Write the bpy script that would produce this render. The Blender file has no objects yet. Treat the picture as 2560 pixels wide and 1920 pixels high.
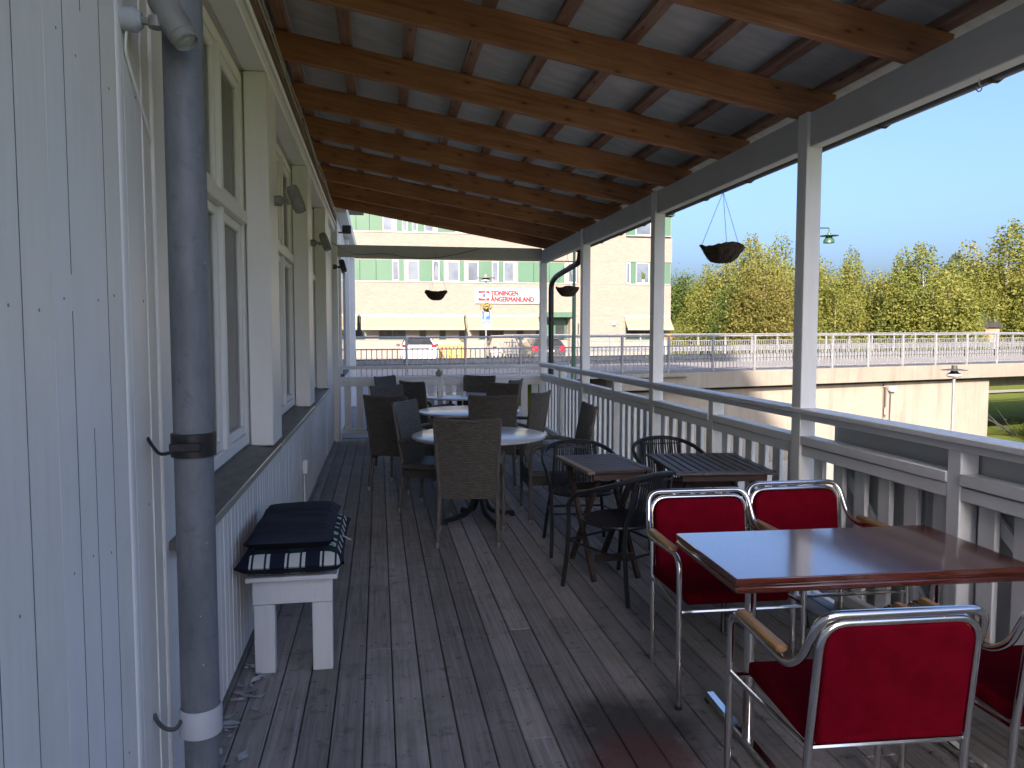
import bpy, bmesh, math, random
import numpy as np
from mathutils import Vector, Matrix, Euler
random.seed(7); rng = np.random.default_rng(7)
PI = math.pi; R = math.radians
sc = bpy.context.scene
C = sc.collection

# ------------------------------------------------------------------ camera
cam_d = bpy.data.cameras.new('camera'); cam = bpy.data.objects.new('camera', cam_d); C.objects.link(cam)
cam.location = (0, 0, 1.57)
cam.rotation_euler = (R(90 - 3.719), 0, R(-9.806))
cam_d.sensor_width = 36; cam_d.lens = 27.04
cam_d.clip_start = 0.05; cam_d.clip_end = 2000
sc.camera = cam
# ------------------------------------------------------------------ light
SUN_EL = 23.0; LX, LY = .33, .944                 # horizontal direction the light travels in
wd = bpy.data.worlds.new('World'); sc.world = wd; wd.use_nodes = True
nt = wd.node_tree; bg = nt.nodes['Background']
sky = nt.nodes.new('ShaderNodeTexSky'); sky.sky_type = 'NISHITA'; sky.sun_disc = False
sky.sun_elevation = R(SUN_EL); sky.sun_rotation = math.atan2(-LX, -LY)
sky.altitude = 600; sky.air_density = 1.0; sky.dust_density = 8.5; sky.ozone_density = 8.5
nt.links.new(sky.outputs[0], bg.inputs[0]); bg.inputs[1].default_value = 0.066
sun_d = bpy.data.lights.new('sun', 'SUN'); sun = bpy.data.objects.new('sun', sun_d); C.objects.link(sun)
sun_d.energy = 2.1; sun_d.angle = R(0.5); sun_d.color = (1, .975, .945)
ld = Vector((LX * math.cos(R(SUN_EL)), LY * math.cos(R(SUN_EL)), -math.sin(R(SUN_EL))))
sun.rotation_euler = ld.to_track_quat('-Z', 'Y').to_euler()
sun.location = (-10, -30, 20)
vs = sc.view_settings; vs.view_transform = 'Standard'; vs.look = 'None'; vs.gamma = 1; vs.use_curve_mapping = False
vs.exposure = 2.7
vs.use_white_balance = True; vs.white_balance_temperature = 8000; vs.white_balance_tint = 20      # camera balanced for the shade, as in the photograph
sc.render.engine = 'CYCLES'
sc.cycles.max_bounces = 8; sc.cycles.diffuse_bounces = 5; sc.cycles.glossy_bounces = 4
sc.cycles.use_denoising = True

# ------------------------------------------------------------------ materials
def srgb(r, g, b):
    return tuple(((c / 255) / 12.92 if c / 255 <= .04045 else ((c / 255 + .055) / 1.055) ** 2.4) for c in (r, g, b)) + (1,)
def node(nt, t, **k):
    n = nt.nodes.new(t)
    for a, v in k.items():
        if isinstance(a, str) and hasattr(n, a): setattr(n, a, v)
    return n
def base(name, rough=.5, metal=0., spec=.5):
    m = bpy.data.materials.new(name); m.use_nodes = True; nt = m.node_tree
    b = nt.nodes['Principled BSDF']; b.inputs['Roughness'].default_value = rough; b.inputs['Metallic'].default_value = metal
    b.inputs['Specular IOR Level'].default_value = spec
    return m, nt, b
def coords(nt, scale=(1, 1, 1), rnd=True):
    tc = node(nt, 'ShaderNodeTexCoord'); mp = node(nt, 'ShaderNodeMapping'); mp.inputs['Scale'].default_value = scale
    if rnd:
        oi = node(nt, 'ShaderNodeObjectInfo'); mu = node(nt, 'ShaderNodeVectorMath', operation='SCALE')
        cb = node(nt, 'ShaderNodeCombineXYZ')
        for i in range(3): nt.links.new(oi.outputs['Random'], cb.inputs[i])
        nt.links.new(cb.outputs[0], mu.inputs[0]); mu.inputs['Scale'].default_value = 53.
        ad = node(nt, 'ShaderNodeVectorMath', operation='ADD')
        nt.links.new(tc.outputs['Object'], ad.inputs[0]); nt.links.new(mu.outputs[0], ad.inputs[1])
        nt.links.new(ad.outputs[0], mp.inputs[0])
    else:
        nt.links.new(tc.outputs['Object'], mp.inputs[0])
    return mp.outputs[0]
def noise(nt, vec, scale, detail=4, rough=.55, dist=0):
    n = node(nt, 'ShaderNodeTexNoise'); n.inputs['Scale'].default_value = scale; n.inputs['Detail'].default_value = detail
    n.inputs['Roughness'].default_value = rough; n.inputs['Distortion'].default_value = dist
    nt.links.new(vec, n.inputs['Vector']); return n.outputs[0]
def ramp(nt, fac, stops):
    r = node(nt, 'ShaderNodeValToRGB'); nt.links.new(fac, r.inputs[0]); e = r.color_ramp.elements
    while len(e) < len(stops): e.new(.5)
    for i, (p, c) in enumerate(stops):
        e[i].position = p; e[i].color = c if len(c) == 4 else tuple(c) + (1,)
    return r.outputs[0]
def mix(nt, a, b, fac, mode='MIX'):
    m = node(nt, 'ShaderNodeMix', data_type='RGBA', blend_type=mode)
    for s, v in ((m.inputs[0], fac), (m.inputs[6], a), (m.inputs[7], b)):
        if hasattr(v, 'node'): nt.links.new(v, s)
        else: s.default_value = v
    return m.outputs[2]
def bump(nt, b, h, strength=.3, dist=.01):
    n = node(nt, 'ShaderNodeBump'); n.inputs['Strength'].default_value = strength; n.inputs['Distance'].default_value = dist
    nt.links.new(h, n.inputs['Height']); nt.links.new(n.outputs[0], b.inputs['Normal'])
G = lambda v, w=1., c=1.: (v, v * w, v * c, 1)
def plain(name, c1, c2=None, scale=6, rough=.5, metal=0., bs=0., stretch=(1, 1, 1), spec=.5, lo=.35, hi=.65, detail=4, rough_var=0):
    m, nt, b = base(name, rough, metal, spec); v = coords(nt, stretch); n = noise(nt, v, scale, detail)
    col = ramp(nt, n, [(lo, c1), (hi, c2 or c1)]); nt.links.new(col, b.inputs['Base Color'])
    if bs: bump(nt, b, n, bs)
    if rough_var:
        r = node(nt, 'ShaderNodeMapRange'); r.inputs[3].default_value = rough - rough_var; r.inputs[4].default_value = rough + rough_var
        nt.links.new(n, r.inputs[0]); nt.links.new(r.outputs[0], b.inputs['Roughness'])
    return m
def paint(name, c, dirt, axis=(9, 9, .9), amt=.5, rough=.45, grain=.12):
    # brush-painted wood: long faint grain, a little grime, fine relief
    m, nt, b = base(name, rough); v = coords(nt, axis); n1 = noise(nt, v, 3.5, 5, .6)
    v2 = coords(nt); n2 = noise(nt, v2, 1.7, 5, .65); n3 = noise(nt, v2, 38, 3)
    col = mix(nt, c, dirt, ramp(nt, n1, [(.45, (0, 0, 0)), (.75, (amt * .5,) * 3)]))
    col = mix(nt, col, dirt, ramp(nt, n2, [(.5, (0, 0, 0)), (.78, (amt,) * 3)]))
    col = mix(nt, col, (.28, .26, .22, 1), ramp(nt, n3, [(.76, (0, 0, 0)), (.8, (amt * .7,) * 3)]))
    nt.links.new(col, b.inputs['Base Color']); bump(nt, b, n1, grain, .01)
    return m
def wood(name, dark, light, axis, knots=True, rough=.65, scale=1., grain=.25, kcol=(.05, .022, .01, 1)):
    m, nt, b = base(name, rough, 0, .3)
    st = [11., 11., 11.]; st[axis] = .7
    v = coords(nt, tuple(s * scale for s in st)); n1 = noise(nt, v, 2.2, 6, .6, 1.2)
    v2 = coords(nt); n2 = noise(nt, v2, 1.6, 4)
    col = ramp(nt, n1, [(.3, dark), (.68, light)])
    col = mix(nt, col, dark, ramp(nt, n2, [(.42, (0, 0, 0)), (.72, (.65,) * 3)]))
    if knots:
        sp = node(nt, 'ShaderNodeSeparateXYZ'); nt.links.new(coords(nt), sp.inputs[0]); o_ = [q for q in range(3) if q != axis]
        ad = node(nt, 'ShaderNodeMath', operation='ADD'); nt.links.new(sp.outputs[o_[0]], ad.inputs[0]); nt.links.new(sp.outputs[o_[1]], ad.inputs[1])
        cb = node(nt, 'ShaderNodeCombineXYZ'); nt.links.new(sp.outputs[axis], cb.inputs[0]); nt.links.new(ad.outputs[0], cb.inputs[1])
        mp = node(nt, 'ShaderNodeMapping'); mp.inputs['Scale'].default_value = (3.4, 9., 1); nt.links.new(cb.outputs[0], mp.inputs[0])
        vo = node(nt, 'ShaderNodeTexVoronoi', voronoi_dimensions='2D'); vo.inputs['Scale'].default_value = 1.; nt.links.new(mp.outputs[0], vo.inputs['Vector'])
        pick = node(nt, 'ShaderNodeSeparateColor'); nt.links.new(vo.outputs['Color'], pick.inputs[0]); gt = node(nt, 'ShaderNodeMath', operation='LESS_THAN'); nt.links.new(pick.outputs[0], gt.inputs[0]); gt.inputs[1].default_value = .55
        for lo_, hi_, am in ((.05, .085, .95), (.09, .26, .45)):
            mu = node(nt, 'ShaderNodeMath', operation='MULTIPLY'); nt.links.new(ramp(nt, vo.outputs['Distance'], [(lo_, (am,) * 3), (hi_, (0, 0, 0))]), mu.inputs[0]); nt.links.new(gt.outputs[0], mu.inputs[1])
            col = mix(nt, col, kcol if am > .5 else dark, mu.outputs[0])
    nt.links.new(col, b.inputs['Base Color']); bump(nt, b, n1, grain, .006)
    return m
M = {}
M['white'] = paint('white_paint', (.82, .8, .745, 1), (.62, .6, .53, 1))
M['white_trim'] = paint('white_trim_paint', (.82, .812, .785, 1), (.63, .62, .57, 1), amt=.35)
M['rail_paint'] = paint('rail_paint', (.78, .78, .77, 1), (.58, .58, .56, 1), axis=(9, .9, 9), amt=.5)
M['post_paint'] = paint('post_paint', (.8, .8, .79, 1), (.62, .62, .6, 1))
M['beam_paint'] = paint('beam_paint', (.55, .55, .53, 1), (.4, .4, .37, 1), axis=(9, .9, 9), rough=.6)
M['bench_paint'] = paint('bench_paint', (.56, .57, .57, 1), (.38, .39, .4, 1), amt=.6)
M['pine'] = wood('pine_rafter', (.27, .1, .045, 1), (.52, .24, .115, 1), 0)
M['purlin'] = wood('rough_purlin', (.22, .095, .065, 1), (.42, .26, .19, 1), 1, knots=True, grain=.5)
M['eave_wood'] = wood('eave_wood', (.12, .075, .05, 1), (.33, .22, .15, 1), 1, knots=False)
M['sheet'] = plain('roof_sheet_grey', (.52, .515, .485, 1), (.64, .635, .605, 1), 3.5, .6, bs=.1, stretch=(1, 4, 1))
M['sheet_top'] = plain('roof_sheet_dark', (.03, .032, .035, 1), (.045, .047, .05, 1), 4, .5)
M['teak'] = wood('dark_stained_slat', (.035, .022, .018, 1), (.1, .062, .05, 1), 0, knots=False, rough=.5)
M['teak_grey'] = wood('greyed_slat', (.055, .05, .05, 1), (.13, .12, .115, 1), 1, knots=False, rough=.55)
M['teak_end'] = wood('worn_slat', (.16, .11, .07, 1), (.3, .22, .15, 1), 1, knots=False, rough=.5)
M['arm_wood'] = wood('beech_armrest', (.3, .15, .06, 1), (.52, .29, .12, 1), 1, knots=False, rough=.4)
M['black_metal'] = plain('black_metal', (.012, .012, .014, 1), (.02, .02, .022, 1), 12, .38)
M['black_strand'] = plain('black_plastic_strand', (.012, .013, .018, 1), (.026, .028, .036, 1), 30, .42)
M['dark_cable'] = plain('dark_cable', (.02, .018, .016, 1), None, 8, .6)
M['pale_cable'] = plain('pale_cable', (.5, .47, .38, 1), (.4, .37, .3, 1), 8, .5)
def m_pipe():
    m, nt, b = base('grey_pipe', .55, .1, .35); v = coords(nt, (2, 2, .6), False); n1 = noise(nt, v, 3, 8, .7); v2 = coords(nt, (3, 3, 3), False); n2 = noise(nt, v2, 9, 6, .7); n3 = noise(nt, v2, 21, 2, .4)
    col = ramp(nt, n1, [(.32, (.1, .112, .125)), (.7, (.21, .225, .24))]); col = mix(nt, col, (.06, .07, .075, 1), ramp(nt, n2, [(.55, (0, 0, 0)), (.72, (.5,) * 3)]))
    col = mix(nt, col, (.6, .6, .58, 1), ramp(nt, n3, [(.77, (0, 0, 0)), (.785, (.9,) * 3)])); nt.links.new(col, b.inputs['Base Color']); bump(nt, b, n1, .12, .01); return m
M['galv'] = m_pipe()
M['collar'] = plain('pipe_collar', (.42, .44, .46, 1), (.33, .35, .35, 1), 5, .5)
M['steel'] = plain('galvanised_steel', (.2, .215, .225, 1), (.27, .285, .295, 1), 5, .45, .3)
M['chrome'] = plain('chrome', (.72, .7, .66, 1), (.8, .78, .75, 1), 4, .12, 1., rough_var=.05)
M['silver_foot'] = plain('silver_foot', (.55, .55, .55, 1), None, 4, .3, 1.)
M['lamp_grey'] = plain('lamp_grey', (.2, .2, .18, 1), (.26, .26, .23, 1), 14, .5, .2, bs=.1)
M['lamp_dark'] = plain('lamp_dark', (.045, .045, .045, 1), (.06, .06, .058, 1), 14, .5)
M['lens'] = plain('lamp_lens', (.55, .55, .5, 1), (.3, .3, .28, 1), 30, .15)
M['dark'] = plain('dark_void', (.012, .012, .012, 1), None, 3, .7)
M['dark_joint'] = plain('gap_shade_dirt', (.06, .06, .058, 1), (.16, .16, .15, 1), 3, .9, stretch=(1, 1, 3))  # dark strips over butted wall boards, painting in gap shadow and dirt
M['sill'] = plain('weathered_sill', (.085, .083, .075, 1), (.14, .137, .125, 1), 7, .55, bs=.15, stretch=(4, 1, 1))
M['edge_metal'] = plain('sill_edge', (.6, .58, .5, 1), None, 4, .35, .6)
M['blind'] = plain('cream_blind', (.8, .77, .63, 1), (.72, .69, .56, 1), 3, .8)
M['shade_cloth'] = plain('window_interior', (.6, .6, .56, 1), (.72, .71, .66, 1), 2, .9)
M['navy'] = plain('navy_cotton', (.014, .018, .03, 1), (.024, .031, .048, 1), 5, .85, bs=.7, stretch=(.8, 5, 1), spec=.2)
M['red'] = plain('red_upholstery', (.11, .0012, .006, 1), (.145, .002, .009, 1), 14, .9, spec=.04, bs=.2, detail=8)
M['red_dark'] = M['red']
M['basket'] = plain('coir_basket', (.02, .013, .009, 1), (.065, .042, .028, 1), 38, .95, bs=.9, detail=8)
M['chain'] = plain('basket_chain', (.05, .05, .07, 1), None, 3, .45, .6)
M['cup'] = plain('cream_ceramic', (.72, .7, .62, 1), None, 3, .25)
M['leaf_dry'] = plain('dry_leaf', (.3, .26, .2, 1), (.12, .09, .05, 1), 20, .8)
M['flake'] = plain('paint_flake', (.5, .52, .52, 1), (.2, .2, .2, 1), 9, .7)
M['asphalt'] = plain('asphalt', (.25, .225, .205, 1), (.31, .28, .255, 1), 1.1, .9, bs=.1, detail=8)
M['gravel'] = plain('pale_gravel', (.34, .31, .26, 1), (.46, .42, .36, 1), 5, .95, bs=.3, detail=9)
M['bridge_road'] = plain('bridge_asphalt', (.22, .205, .185, 1), (.27, .25, .23, 1), .7, .9, detail=8)
M['paving'] = plain('pavement', (.26, .235, .21, 1), (.32, .29, .265, 1), 2, .9, detail=8)
M['blue_paint'] = plain('blue_sign', (.01, .1, .5, 1), None, 3, .35)
M['sign_white'] = plain('sign_white', (.42, .42, .42, 1), None, 3, .4)
M['sign_board'] = plain('sign_board_white', (.34, .34, .34, 1), None, 3, .4)
M['sign_red'] = plain('sign_red', (.3, .006, .014, 1), None, 3, .4)
M['sign_blue'] = plain('sign_blue', (.03, .06, .42, 1), None, 3, .4)
M['text_white'] = plain('text_white', (.8, .8, .82, 1), None, 3, .4)
M['grey_mark'] = plain('grey_mark', (.2, .2, .2, 1), None, 3, .5)
M['green_panel'] = plain('green_panel', (.048, .115, .075, 1), (.055, .13, .085, 1), .5, .45, spec=.3)
M['green_dark'] = plain('green_trim', (.02, .085, .05, 1), (.025, .1, .06, 1), 2, .45)
M['green_lamp'] = plain('green_lamp_paint', (.018, .065, .042, 1), (.022, .08, .052, 1), 5, .4)
M['awning'] = plain('awning_fabric', (.25, .21, .125, 1), (.29, .25, .15, 1), 1.2, .85, stretch=(6, 1, 1))
M['plinth'] = plain('plinth_concrete', (.2, .18, .155, 1), (.24, .215, .185, 1), .8, .85, detail=6)
M['curtain'] = plain('office_curtain', (.26, .26, .2, 1), (.2, .21, .18, 1), 2, .9, stretch=(5, 1, 1))
M['car_white'] = plain('white_car_paint', (.6, .6, .6, 1), None, 3, .18)
M['car_grey'] = plain('grey_car_paint', (.05, .056, .062, 1), None, 3, .22, .3)
M['car_beige'] = plain('beige_car_paint', (.4, .34, .26, 1), None, 3, .22, .3)
M['car_glass'] = plain('car_glass', (.02, .022, .025, 1), (.035, .04, .045, 1), 2, .08)
M['tail_red'] = plain('tail_light', (.42, .01, .02, 1), (.55, .03, .05, 1), 9, .15)
M['tyre'] = plain('tyre_rubber', (.012, .012, .012, 1), None, 3, .8)
M['yellow_wood'] = wood('yellow_planks', (.4, .19, .05, 1), (.62, .36, .12, 1), 2, knots=False)
M['bark'] = plain('birch_bark', (.04, .035, .03, 1), (.34, .32, .29, 1), 3, .85, stretch=(1, 1, .6), lo=.4, hi=.5)
M['bark_dark'] = plain('dark_bark', (.035, .026, .02, 1), (.08, .06, .045, 1), 6, .9, bs=.4)
M['rock'] = plain('grey_rock', (.2, .185, .18, 1), (.36, .34, .33, 1), 2.2, .9, bs=.5, detail=9)
M['house_cream'] = plain('cream_board', (.24, .21, .15, 1), (.28, .25, .19, 1), 1, .8, stretch=(9, 9, .3))
M['house_grey'] = plain('tan_wall', (.33, .27, .19, 1), (.36, .3, .21, 1), 1, .8)
M['orange'] = plain('orange_marker', (.6, .15, .02, 1), None, 3, .5)
M['hair_plant'] = plain('yellow_flowers', (.45, .28, .04, 1), (.2, .22, .05, 1), 14, .9)

def m_deck():
    m, nt, b = base('deck_wood', .68, 0, .35); v = coords(nt, (26, .7, 26)); n1 = noise(nt, v, 2.4, 9, .7, .4)
    v2 = coords(nt, rnd=False); n2 = noise(nt, v2, .95, 5, .6); n3 = noise(nt, v2, 9, 6, .75); n4 = noise(nt, v2, 2.6, 6, .7)
    oi = node(nt, 'ShaderNodeObjectInfo')
    a = ramp(nt, n1, [(.28, (.12, .108, .1)), (.7, (.36, .325, .31))])
    a = mix(nt, a, (.34, .31, .3, 1), ramp(nt, n2, [(.42, (0, 0, 0)), (.62, (.5,) * 3)]))
    a = mix(nt, a, (.15, .155, .115, 1), ramp(nt, n4, [(.46, (0, 0, 0)), (.75, (.75,) * 3)]))
    a = mix(nt, a, (.05, .046, .04, 1), ramp(nt, n3, [(.56, (0, 0, 0)), (.7, (.75,) * 3)]))
    v3 = coords(nt, (1, 2.6, 1), rnd=False); vo = node(nt, 'ShaderNodeTexVoronoi'); vo.inputs['Scale'].default_value = 2.6; nt.links.new(v3, vo.inputs['Vector'])
    a = mix(nt, a, (.01, .009, .008, 1), ramp(nt, vo.outputs['Distance'], [(.03, (.8,) * 3), (.075, (0, 0, 0))]))
    # the spilled reddish stain on the planks in front of the red chairs
    def blob(loc, r, col, amt, a):
        mp = node(nt, 'ShaderNodeMapping'); tc = node(nt, 'ShaderNodeTexCoord'); nt.links.new(tc.outputs['Object'], mp.inputs[0])
        mp.inputs['Location'].default_value = (-loc[0] / r, -loc[1] / r, 0); mp.inputs['Scale'].default_value = (1 / r, 1 / r, 0)
        g = node(nt, 'ShaderNodeTexGradient', gradient_type='SPHERICAL'); nt.links.new(mp.outputs[0], g.inputs[0])
        mu = node(nt, 'ShaderNodeMath', operation='MULTIPLY'); nt.links.new(g.outputs[1], mu.inputs[0]); nt.links.new(mix(nt, n4, n3, .5), mu.inputs[1])
        return mix(nt, a, col, ramp(nt, mu.outputs[0], [(.1, (0, 0, 0)), (.32, (amt,) * 3)]))
    a = blob((.97, 2.85), .45, (.045, .04, .037, 1), .9, a); a = blob((.93, 2.58), .36, (.13, .05, .045, 1), .8, a)
    hv = node(nt, 'ShaderNodeHueSaturation'); nt.links.new(a, hv.inputs['Color'])
    mr = node(nt, 'ShaderNodeMapRange'); nt.links.new(oi.outputs['Random'], mr.inputs[0]); mr.inputs[3].default_value = .78; mr.inputs[4].default_value = 1.25
    nt.links.new(mr.outputs[0], hv.inputs['Value']); nt.links.new(hv.outputs[0], b.inputs['Base Color'])
    bump(nt, b, n1, .35, .006)
    rr = node(nt, 'ShaderNodeMapRange'); rr.inputs[3].default_value = .58; rr.inputs[4].default_value = .85; nt.links.new(n2, rr.inputs[0]); nt.links.new(rr.outputs[0], b.inputs['Roughness'])
    return m
M['deck'] = m_deck()

def m_weave(name, c1, c2):
    m, nt, b = base(name, .5, 0, .4); v = coords(nt, rnd=False)
    br = node(nt, 'ShaderNodeTexBrick'); sp = node(nt, 'ShaderNodeSeparateXYZ'); nt.links.new(v, sp.inputs[0])
    cb = node(nt, 'ShaderNodeCombineXYZ'); ad = node(nt, 'ShaderNodeMath', operation='ADD'); nt.links.new(sp.outputs[1], ad.inputs[0]); nt.links.new(sp.outputs[2], ad.inputs[1])
    nt.links.new(sp.outputs[0], cb.inputs[0]); nt.links.new(ad.outputs[0], cb.inputs[1]); nt.links.new(cb.outputs[0], br.inputs['Vector'])
    br.inputs['Scale'].default_value = 1; br.inputs['Brick Width'].default_value = .034; br.inputs['Row Height'].default_value = .0105
    br.inputs['Mortar Size'].default_value = .0022; br.inputs['Mortar Smooth'].default_value = .9
    br.inputs['Color1'].default_value = c1; br.inputs['Color2'].default_value = c2; br.inputs['Mortar'].default_value = tuple(x * .3 for x in c1[:3]) + (1,)
    nt.links.new(br.outputs[0], b.inputs['Base Color'])
    iv = node(nt, 'ShaderNodeMath', operation='SUBTRACT'); iv.inputs[0].default_value = 1; nt.links.new(br.outputs['Fac'], iv.inputs[1])
    bump(nt, b, iv.outputs[0], .9, .006)
    return m
M['weave'] = m_weave('brown_weave', (.095, .084, .07, 1), (.15, .132, .11, 1))
M['weave_frame'] = plain('brown_frame', (.085, .074, .066, 1), (.11, .096, .084, 1), 12, .5)

def m_tabletop():
    m, nt, b = base('white_tabletop', .22, 0, .5); v = coords(nt, (1, 7, 1)); n = noise(nt, v, 2.6, 6, .65, 1.)
    nt.links.new(ramp(nt, n, [(.35, (.66, .64, .6)), (.55, (.74, .73, .7)), (.7, (.6, .56, .52))]), b.inputs['Base Color']); return m
M['tabletop'] = m_tabletop()
M['table_edge'] = plain('tabletop_edge', (.4, .41, .41, 1), (.48, .48, .48, 1), 8, .4)
def m_mahog():
    m, nt, b = base('mahogany_veneer', .2, 0, .5); b.inputs['Coat Weight'].default_value = 1; b.inputs['Coat IOR'].default_value = 1.9; b.inputs['Coat Roughness'].default_value = .12; v = coords(nt, (1.2, 14, 14), False); n = noise(nt, v, 3, 6, .6, .8); v2 = coords(nt, (2, 9, 2), False); n2 = noise(nt, v2, 6, 5)
    nt.links.new(ramp(nt, n, [(.3, (.075, .016, .011)), (.7, (.16, .037, .022))]), b.inputs['Base Color'])
    rr = node(nt, 'ShaderNodeMapRange'); rr.inputs[3].default_value = .12; rr.inputs[4].default_value = .3; nt.links.new(n2, rr.inputs[0]); nt.links.new(rr.outputs[0], b.inputs['Roughness'])
    return m
M['mahog'] = m_mahog()
def m_plaid():
    m, nt, b = base('checked_cotton', .9, 0, .15); v = coords(nt, rnd=False); sp = node(nt, 'ShaderNodeSeparateXYZ'); nt.links.new(v, sp.inputs[0])
    def band(src, period, stops):
        d = node(nt, 'ShaderNodeMath', operation='DIVIDE'); nt.links.new(src, d.inputs[0]); d.inputs[1].default_value = period
        f = node(nt, 'ShaderNodeMath', operation='FRACT'); nt.links.new(d.outputs[0], f.inputs[0])
        r = node(nt, 'ShaderNodeValToRGB'); r.color_ramp.interpolation = 'CONSTANT'; nt.links.new(f.outputs[0], r.inputs[0]); e = r.color_ramp.elements
        while len(e) < len(stops): e.new(.5)
        for i, (p, c) in enumerate(stops): e[i].position = p; e[i].color = (c, c, c, 1)
        return r.outputs[0]
    yz = node(nt, 'ShaderNodeMath', operation='SUBTRACT'); nt.links.new(sp.outputs[1], yz.inputs[0]); nt.links.new(sp.outputs[2], yz.inputs[1])
    bx = band(sp.outputs[0], .155, [(0, 0), (.22, 1), (.28, 0), (.34, 1), (.64, 0), (.7, 1), (.8, 0)])
    by = band(yz.outputs[0], .105, [(0, 0), (.3, 1), (.42, 0), (.47, 1), (.7, 0), (.76, .0)])
    mu = node(nt, 'ShaderNodeMath', operation='MULTIPLY'); nt.links.new(bx, mu.inputs[0]); nt.links.new(by, mu.inputs[1])
    gb = band(sp.outputs[0], .155, [(0, 0), (.3, .6), (.72, 0)])
    col = mix(nt, (.012, .015, .03, 1), (.012, .045, .035, 1), gb)
    col = mix(nt, col, (.5, .52, .5, 1), mu.outputs[0]); nt.links.new(col, b.inputs['Base Color'])
    n = noise(nt, v, 7, 3); bump(nt, b, n, .3, .02)
    return m
M['plaid'] = m_plaid()
def m_brick():
    m, nt, b = base('cream_brick', .85, 0, .2); v = coords(nt, rnd=False); sp = node(nt, 'ShaderNodeSeparateXYZ'); nt.links.new(v, sp.inputs[0]); cb = node(nt, 'ShaderNodeCombineXYZ')
    nt.links.new(sp.outputs[0], cb.inputs[0]); nt.links.new(sp.outputs[2], cb.inputs[1])
    br = node(nt, 'ShaderNodeTexBrick'); nt.links.new(cb.outputs[0], br.inputs['Vector']); br.inputs['Scale'].default_value = 1
    br.inputs['Brick Width'].default_value = .26; br.inputs['Row Height'].default_value = .085; br.inputs['Mortar Size'].default_value = .008
    br.inputs['Color1'].default_value = (.178, .168, .145, 1); br.inputs['Color2'].default_value = (.212, .2, .173, 1); br.inputs['Mortar'].default_value = (.2, .175, .14, 1)
    v2 = coords(nt, (.4, 1, 3), False); n = noise(nt, v2, .8, 6, .65)
    nt.links.new(mix(nt, br.outputs[0], (.19, .165, .13, 1), ramp(nt, n, [(.5, (0, 0, 0)), (.75, (.6,) * 3)])), b.inputs['Base Color']); return m
M['brick'] = m_brick()
def m_concrete(name, c1, c2, streak):
    m, nt, b = base(name, .88, 0, .2); v = coords(nt, (1.4, 1.4, .12), False); n1 = noise(nt, v, 1.6, 8, .65); v2 = coords(nt, rnd=False); n2 = noise(nt, v2, .9, 8, .7); n3 = noise(nt, v2, 12, 5)
    col = ramp(nt, n2, [(.3, c1), (.7, c2)]); col = mix(nt, col, streak, ramp(nt, n1, [(.5, (0, 0, 0)), (.72, (.6,) * 3)]))
    col = mix(nt, col, streak, ramp(nt, n3, [(.6, (0, 0, 0)), (.8, (.35,) * 3)])); nt.links.new(col, b.inputs['Base Color']); bump(nt, b, n3, .15, .02); return m
M['concrete'] = m_concrete('bridge_concrete', (.215, .193, .16, 1), (.26, .236, .198, 1), (.135, .118, .096, 1))
M['concrete_edge'] = m_concrete('edge_concrete', (.185, .17, .14, 1), (.23, .212, .178, 1), (.12, .112, .095, 1))
def m_ground():
    m, nt, b = base('lawn_ground', .95, 0, .1); v = coords(nt, rnd=False); n1 = noise(nt, v, .12, 6, .6); n2 = noise(nt, v, 3, 8, .7)
    col = ramp(nt, n2, [(.3, (.085, .13, .024)), (.7, (.14, .185, .036))]); col = mix(nt, col, (.2, .18, .06, 1), ramp(nt, n1, [(.5, (0, 0, 0)), (.7, (.5,) * 3)]))
    nt.links.new(col, b.inputs['Base Color']); bump(nt, b, n2, .8, .1); return m
M['lawn'] = m_ground()
def m_leaf(name, cols, trans=.5):
    m = bpy.data.materials.new(name); m.use_nodes = True; nt = m.node_tree; b = nt.nodes['Principled BSDF']; out = nt.nodes['Material Output']
    g = node(nt, 'ShaderNodeNewGeometry'); v = coords(nt); n = noise(nt, v, .45, 3); ad = node(nt, 'ShaderNodeMath', operation='MULTIPLY_ADD')
    nt.links.new(g.outputs['Random Per Island'], ad.inputs[0]); ad.inputs[1].default_value = .3; nt.links.new(n, ad.inputs[2])
    sub = node(nt, 'ShaderNodeMath', operation='SUBTRACT'); nt.links.new(ad.outputs[0], sub.inputs[0]); sub.inputs[1].default_value = .15
    c = ramp(nt, sub.outputs[0], [(i / (len(cols) - 1) * .8 + .1, k) for i, k in enumerate(cols)])
    nt.links.new(c, b.inputs['Base Color']); b.inputs['Roughness'].default_value = .6; b.inputs['Specular IOR Level'].default_value = .25
    t = node(nt, 'ShaderNodeBsdfTranslucent'); nt.links.new(c, t.inputs[0]); ms = node(nt, 'ShaderNodeMixShader'); ms.inputs[0].default_value = trans
    nt.links.new(b.outputs[0], ms.inputs[1]); nt.links.new(t.outputs[0], ms.inputs[2]); nt.links.new(ms.outputs[0], out.inputs[0]); return m
M['birch_leaf'] = m_leaf('birch_leaf', [(.11, .14, .035), (.165, .195, .045), (.225, .23, .055), (.3, .25, .065)])
M['birch_yellow'] = m_leaf('yellowing_leaf', [(.13, .14, .038), (.17, .17, .044), (.21, .19, .052), (.25, .18, .058)])
M['green_leaf'] = m_leaf('green_leaf', [(.055, .095, .025), (.095, .145, .035), (.15, .19, .045)])
M['conifer'] = m_leaf('conifer_needles', [(.03, .05, .026), (.055, .075, .036), (.09, .095, .042)], .1)
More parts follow.
